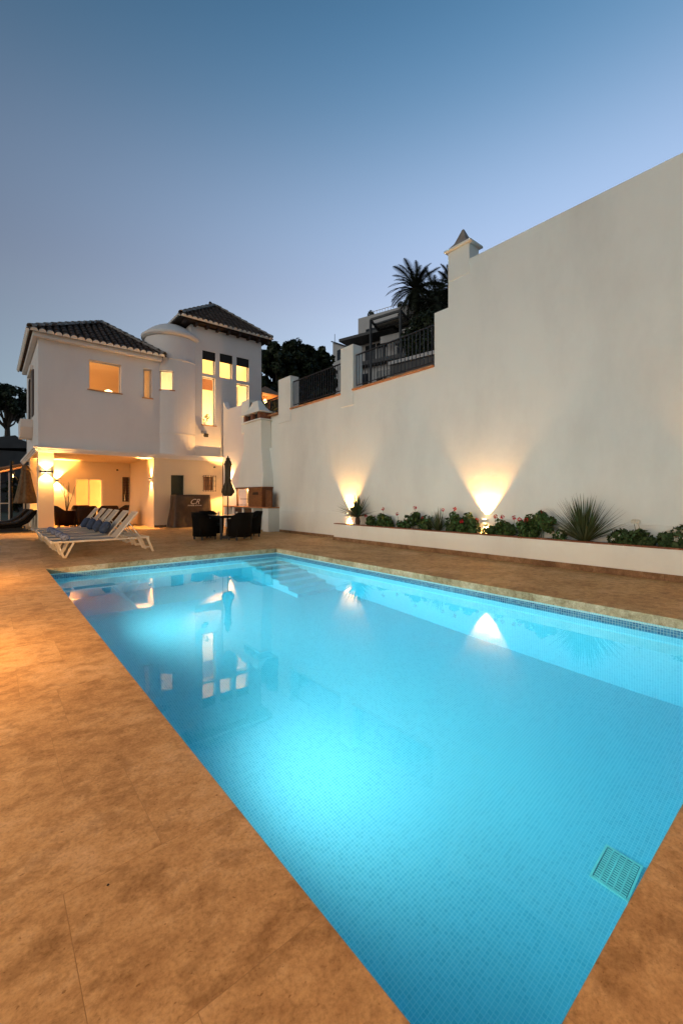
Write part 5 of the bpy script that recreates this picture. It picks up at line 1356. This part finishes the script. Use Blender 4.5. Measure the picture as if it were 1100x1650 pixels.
m = MB(); m.add([v + Vector((0, 0, dz)) for dz in (0.14, 0.18) for v in (a, b, c, d)], [(3, 2, 1, 0), (4, 5, 6, 7), (0, 1, 5, 4), (1, 2, 6, 5), (2, 3, 7, 6), (3, 0, 4, 7)]).build('shade_panel', 'white_frame', PG)
# lower grey house left of the hill house
lh = thing('low_house', 'low grey house with a pitched end wall left of the hill house', 'house', atD(545, 640, 50))
p1 = atD(536, 600, 50); p2 = atD(566, 600, 47)
dv = (p2 - p1); dv.z = 0; nv = Vector((-dv.y, dv.x, 0)).normalized() * 5
zb, zl, zr = 9.0, CAMH + (HYP - 552) / FPX * 50, CAMH + (HYP - 562) / FPX * 47
if nv.dot(Vector((S_, C_, 0))) < 0: nv = -nv
vv = [Vector((p.x, p.y, z)) for p, z in ((p1, zb), (p2, zb), (p2, zr), (p1, zl))]; v2 = [v + nv for v in vv]
MB().add(vv + v2, [(0, 1, 2, 3), (7, 6, 5, 4), (0, 4, 5, 1), (1, 5, 6, 2), (2, 6, 7, 3), (3, 7, 4, 0)]).build('wall', 'plaster_far', lh)
MB().bar(vv[3] + Vector((0, 0, .1)), vv[2] + Vector((0, 0, .1)), 0.5, 0.12).build('roof_edge', 'steel_dark', lh)
MB().tube([vv[3] + Vector((0.3, 0, 0)), vv[3] + Vector((0.3, 0, 1.1))], 0.03, 6).build('aerial', 'iron', lh)
f = lambda s, z: vv[0].lerp(vv[1], s) + Vector((0, 0, z - zb)) - nv * 0.006
for s in (0.25, 0.65): MB().quad(f(s, zl - 2.4), f(s + 0.2, zl - 2.4), f(s + 0.2, zl - 1.2), f(s, zl - 1.2)).build('window', 'glass_dark', lh, smooth='open')
# clipped hedge and low fence wall on the upper terrace, seen through the railings
for (px0, px1, d, ht, sd, lb) in [(455, 545, 19, 5.35, 61, 'dark hedge on the upper terrace behind the middle railing'), (560, 640, 17, 5.15, 62, 'dark hedge on the upper terrace behind the right railing, left part'), (630, 720, 15, 5.6, 63, 'dark hedge on the upper terrace behind the right railing, right part')]:
    a = atD(px0, 700, d); b = atD(px1, 700, d); cs = []
    r = random.Random(sd); t = thing('hedge', lb, 'hedge', ((a.x + b.x) / 2, (a.y + b.y) / 2, hillz((a.x + b.x) / 2, (a.y + b.y) / 2)), group='hedges on the upper terrace')
    for i in range(46):
        f = r.random(); p = a.lerp(b, f); gz = hillz(p.x, p.y); cs.append((p.x + r.uniform(-.3, .3), p.y + r.uniform(-.3, .3), gz + r.random() * max(0.4, ht - gz - 0.25), r.uniform(0.2, 0.34)))
    leafy(3600, cs, 0.07, r).build('foliage', 'leaf_dark', t, smooth='open', fix=False)
# sloping white parapet seen through the right railing and a pale bench wall
t = thing('garden_wall', 'pale sloping garden parapet seen through the right railing', 'wall', atD(670, 570, 20))
a, b = atD(628, 586, 24), atD(745, 557, 19)
MB().bar(a, b, 0.25, 0.18).build('parapet_cap', 'plaster_far', t)
va, vb = Vector((a.x, a.y, 4)), Vector((b.x, b.y, 4))
MB().add([va, vb, b - Vector((0, 0, .1)), a - Vector((0, 0, .1))] + [v + Vector((0.2, 0.1, 0)) for v in (va, vb, b - Vector((0, 0, .1)), a - Vector((0, 0, .1)))], [(0, 1, 2, 3), (7, 6, 5, 4), (0, 4, 5, 1), (1, 5, 6, 2), (2, 6, 7, 3), (3, 7, 4, 0)]).build('parapet_wall', 'concrete_far', t)
# little lit pavilion roof behind the short railing
gz_ = thing('pavilion', 'small lamp-lit tiled pavilion roof behind the short railing', 'pavilion', atD(428, 700, 24))
c = atD(427, 632, 24); gz = hillz(c.x, c.y)
m = MB(); m.add([(c.x - 0.8, c.y - 0.8, c.z - 0.25), (c.x + 0.8, c.y - 0.8, c.z - 0.25), (c.x + 0.8, c.y + 0.8, c.z - 0.25), (c.x - 0.8, c.y + 0.8, c.z - 0.25), (c.x, c.y, c.z + 0.35)], [(0, 1, 4), (1, 2, 4), (2, 3, 4), (3, 0, 4), (3, 2, 1, 0)]); m.build('roof', 'terracotta', gz_)
for (x, y) in ((-.6, -.6), (.6, -.6), (.6, .6), (-.6, .6)): MB().bar((c.x + x, c.y + y, gz - .1), (c.x + x, c.y + y, c.z - 0.25), 0.1).build('post', 'wood_dark', gz_)
MB().lathe([(0.02, 0.12), (0.09, 0.05), (0.09, -0.05), (0.02, -0.1)], (c.x, c.y, c.z - 0.5), 12).build('lantern', 'lamp_shade', gz_)
lamp('POINT', (c.x, c.y, c.z - 0.75), 12, WARM, gz_, size=0.06)
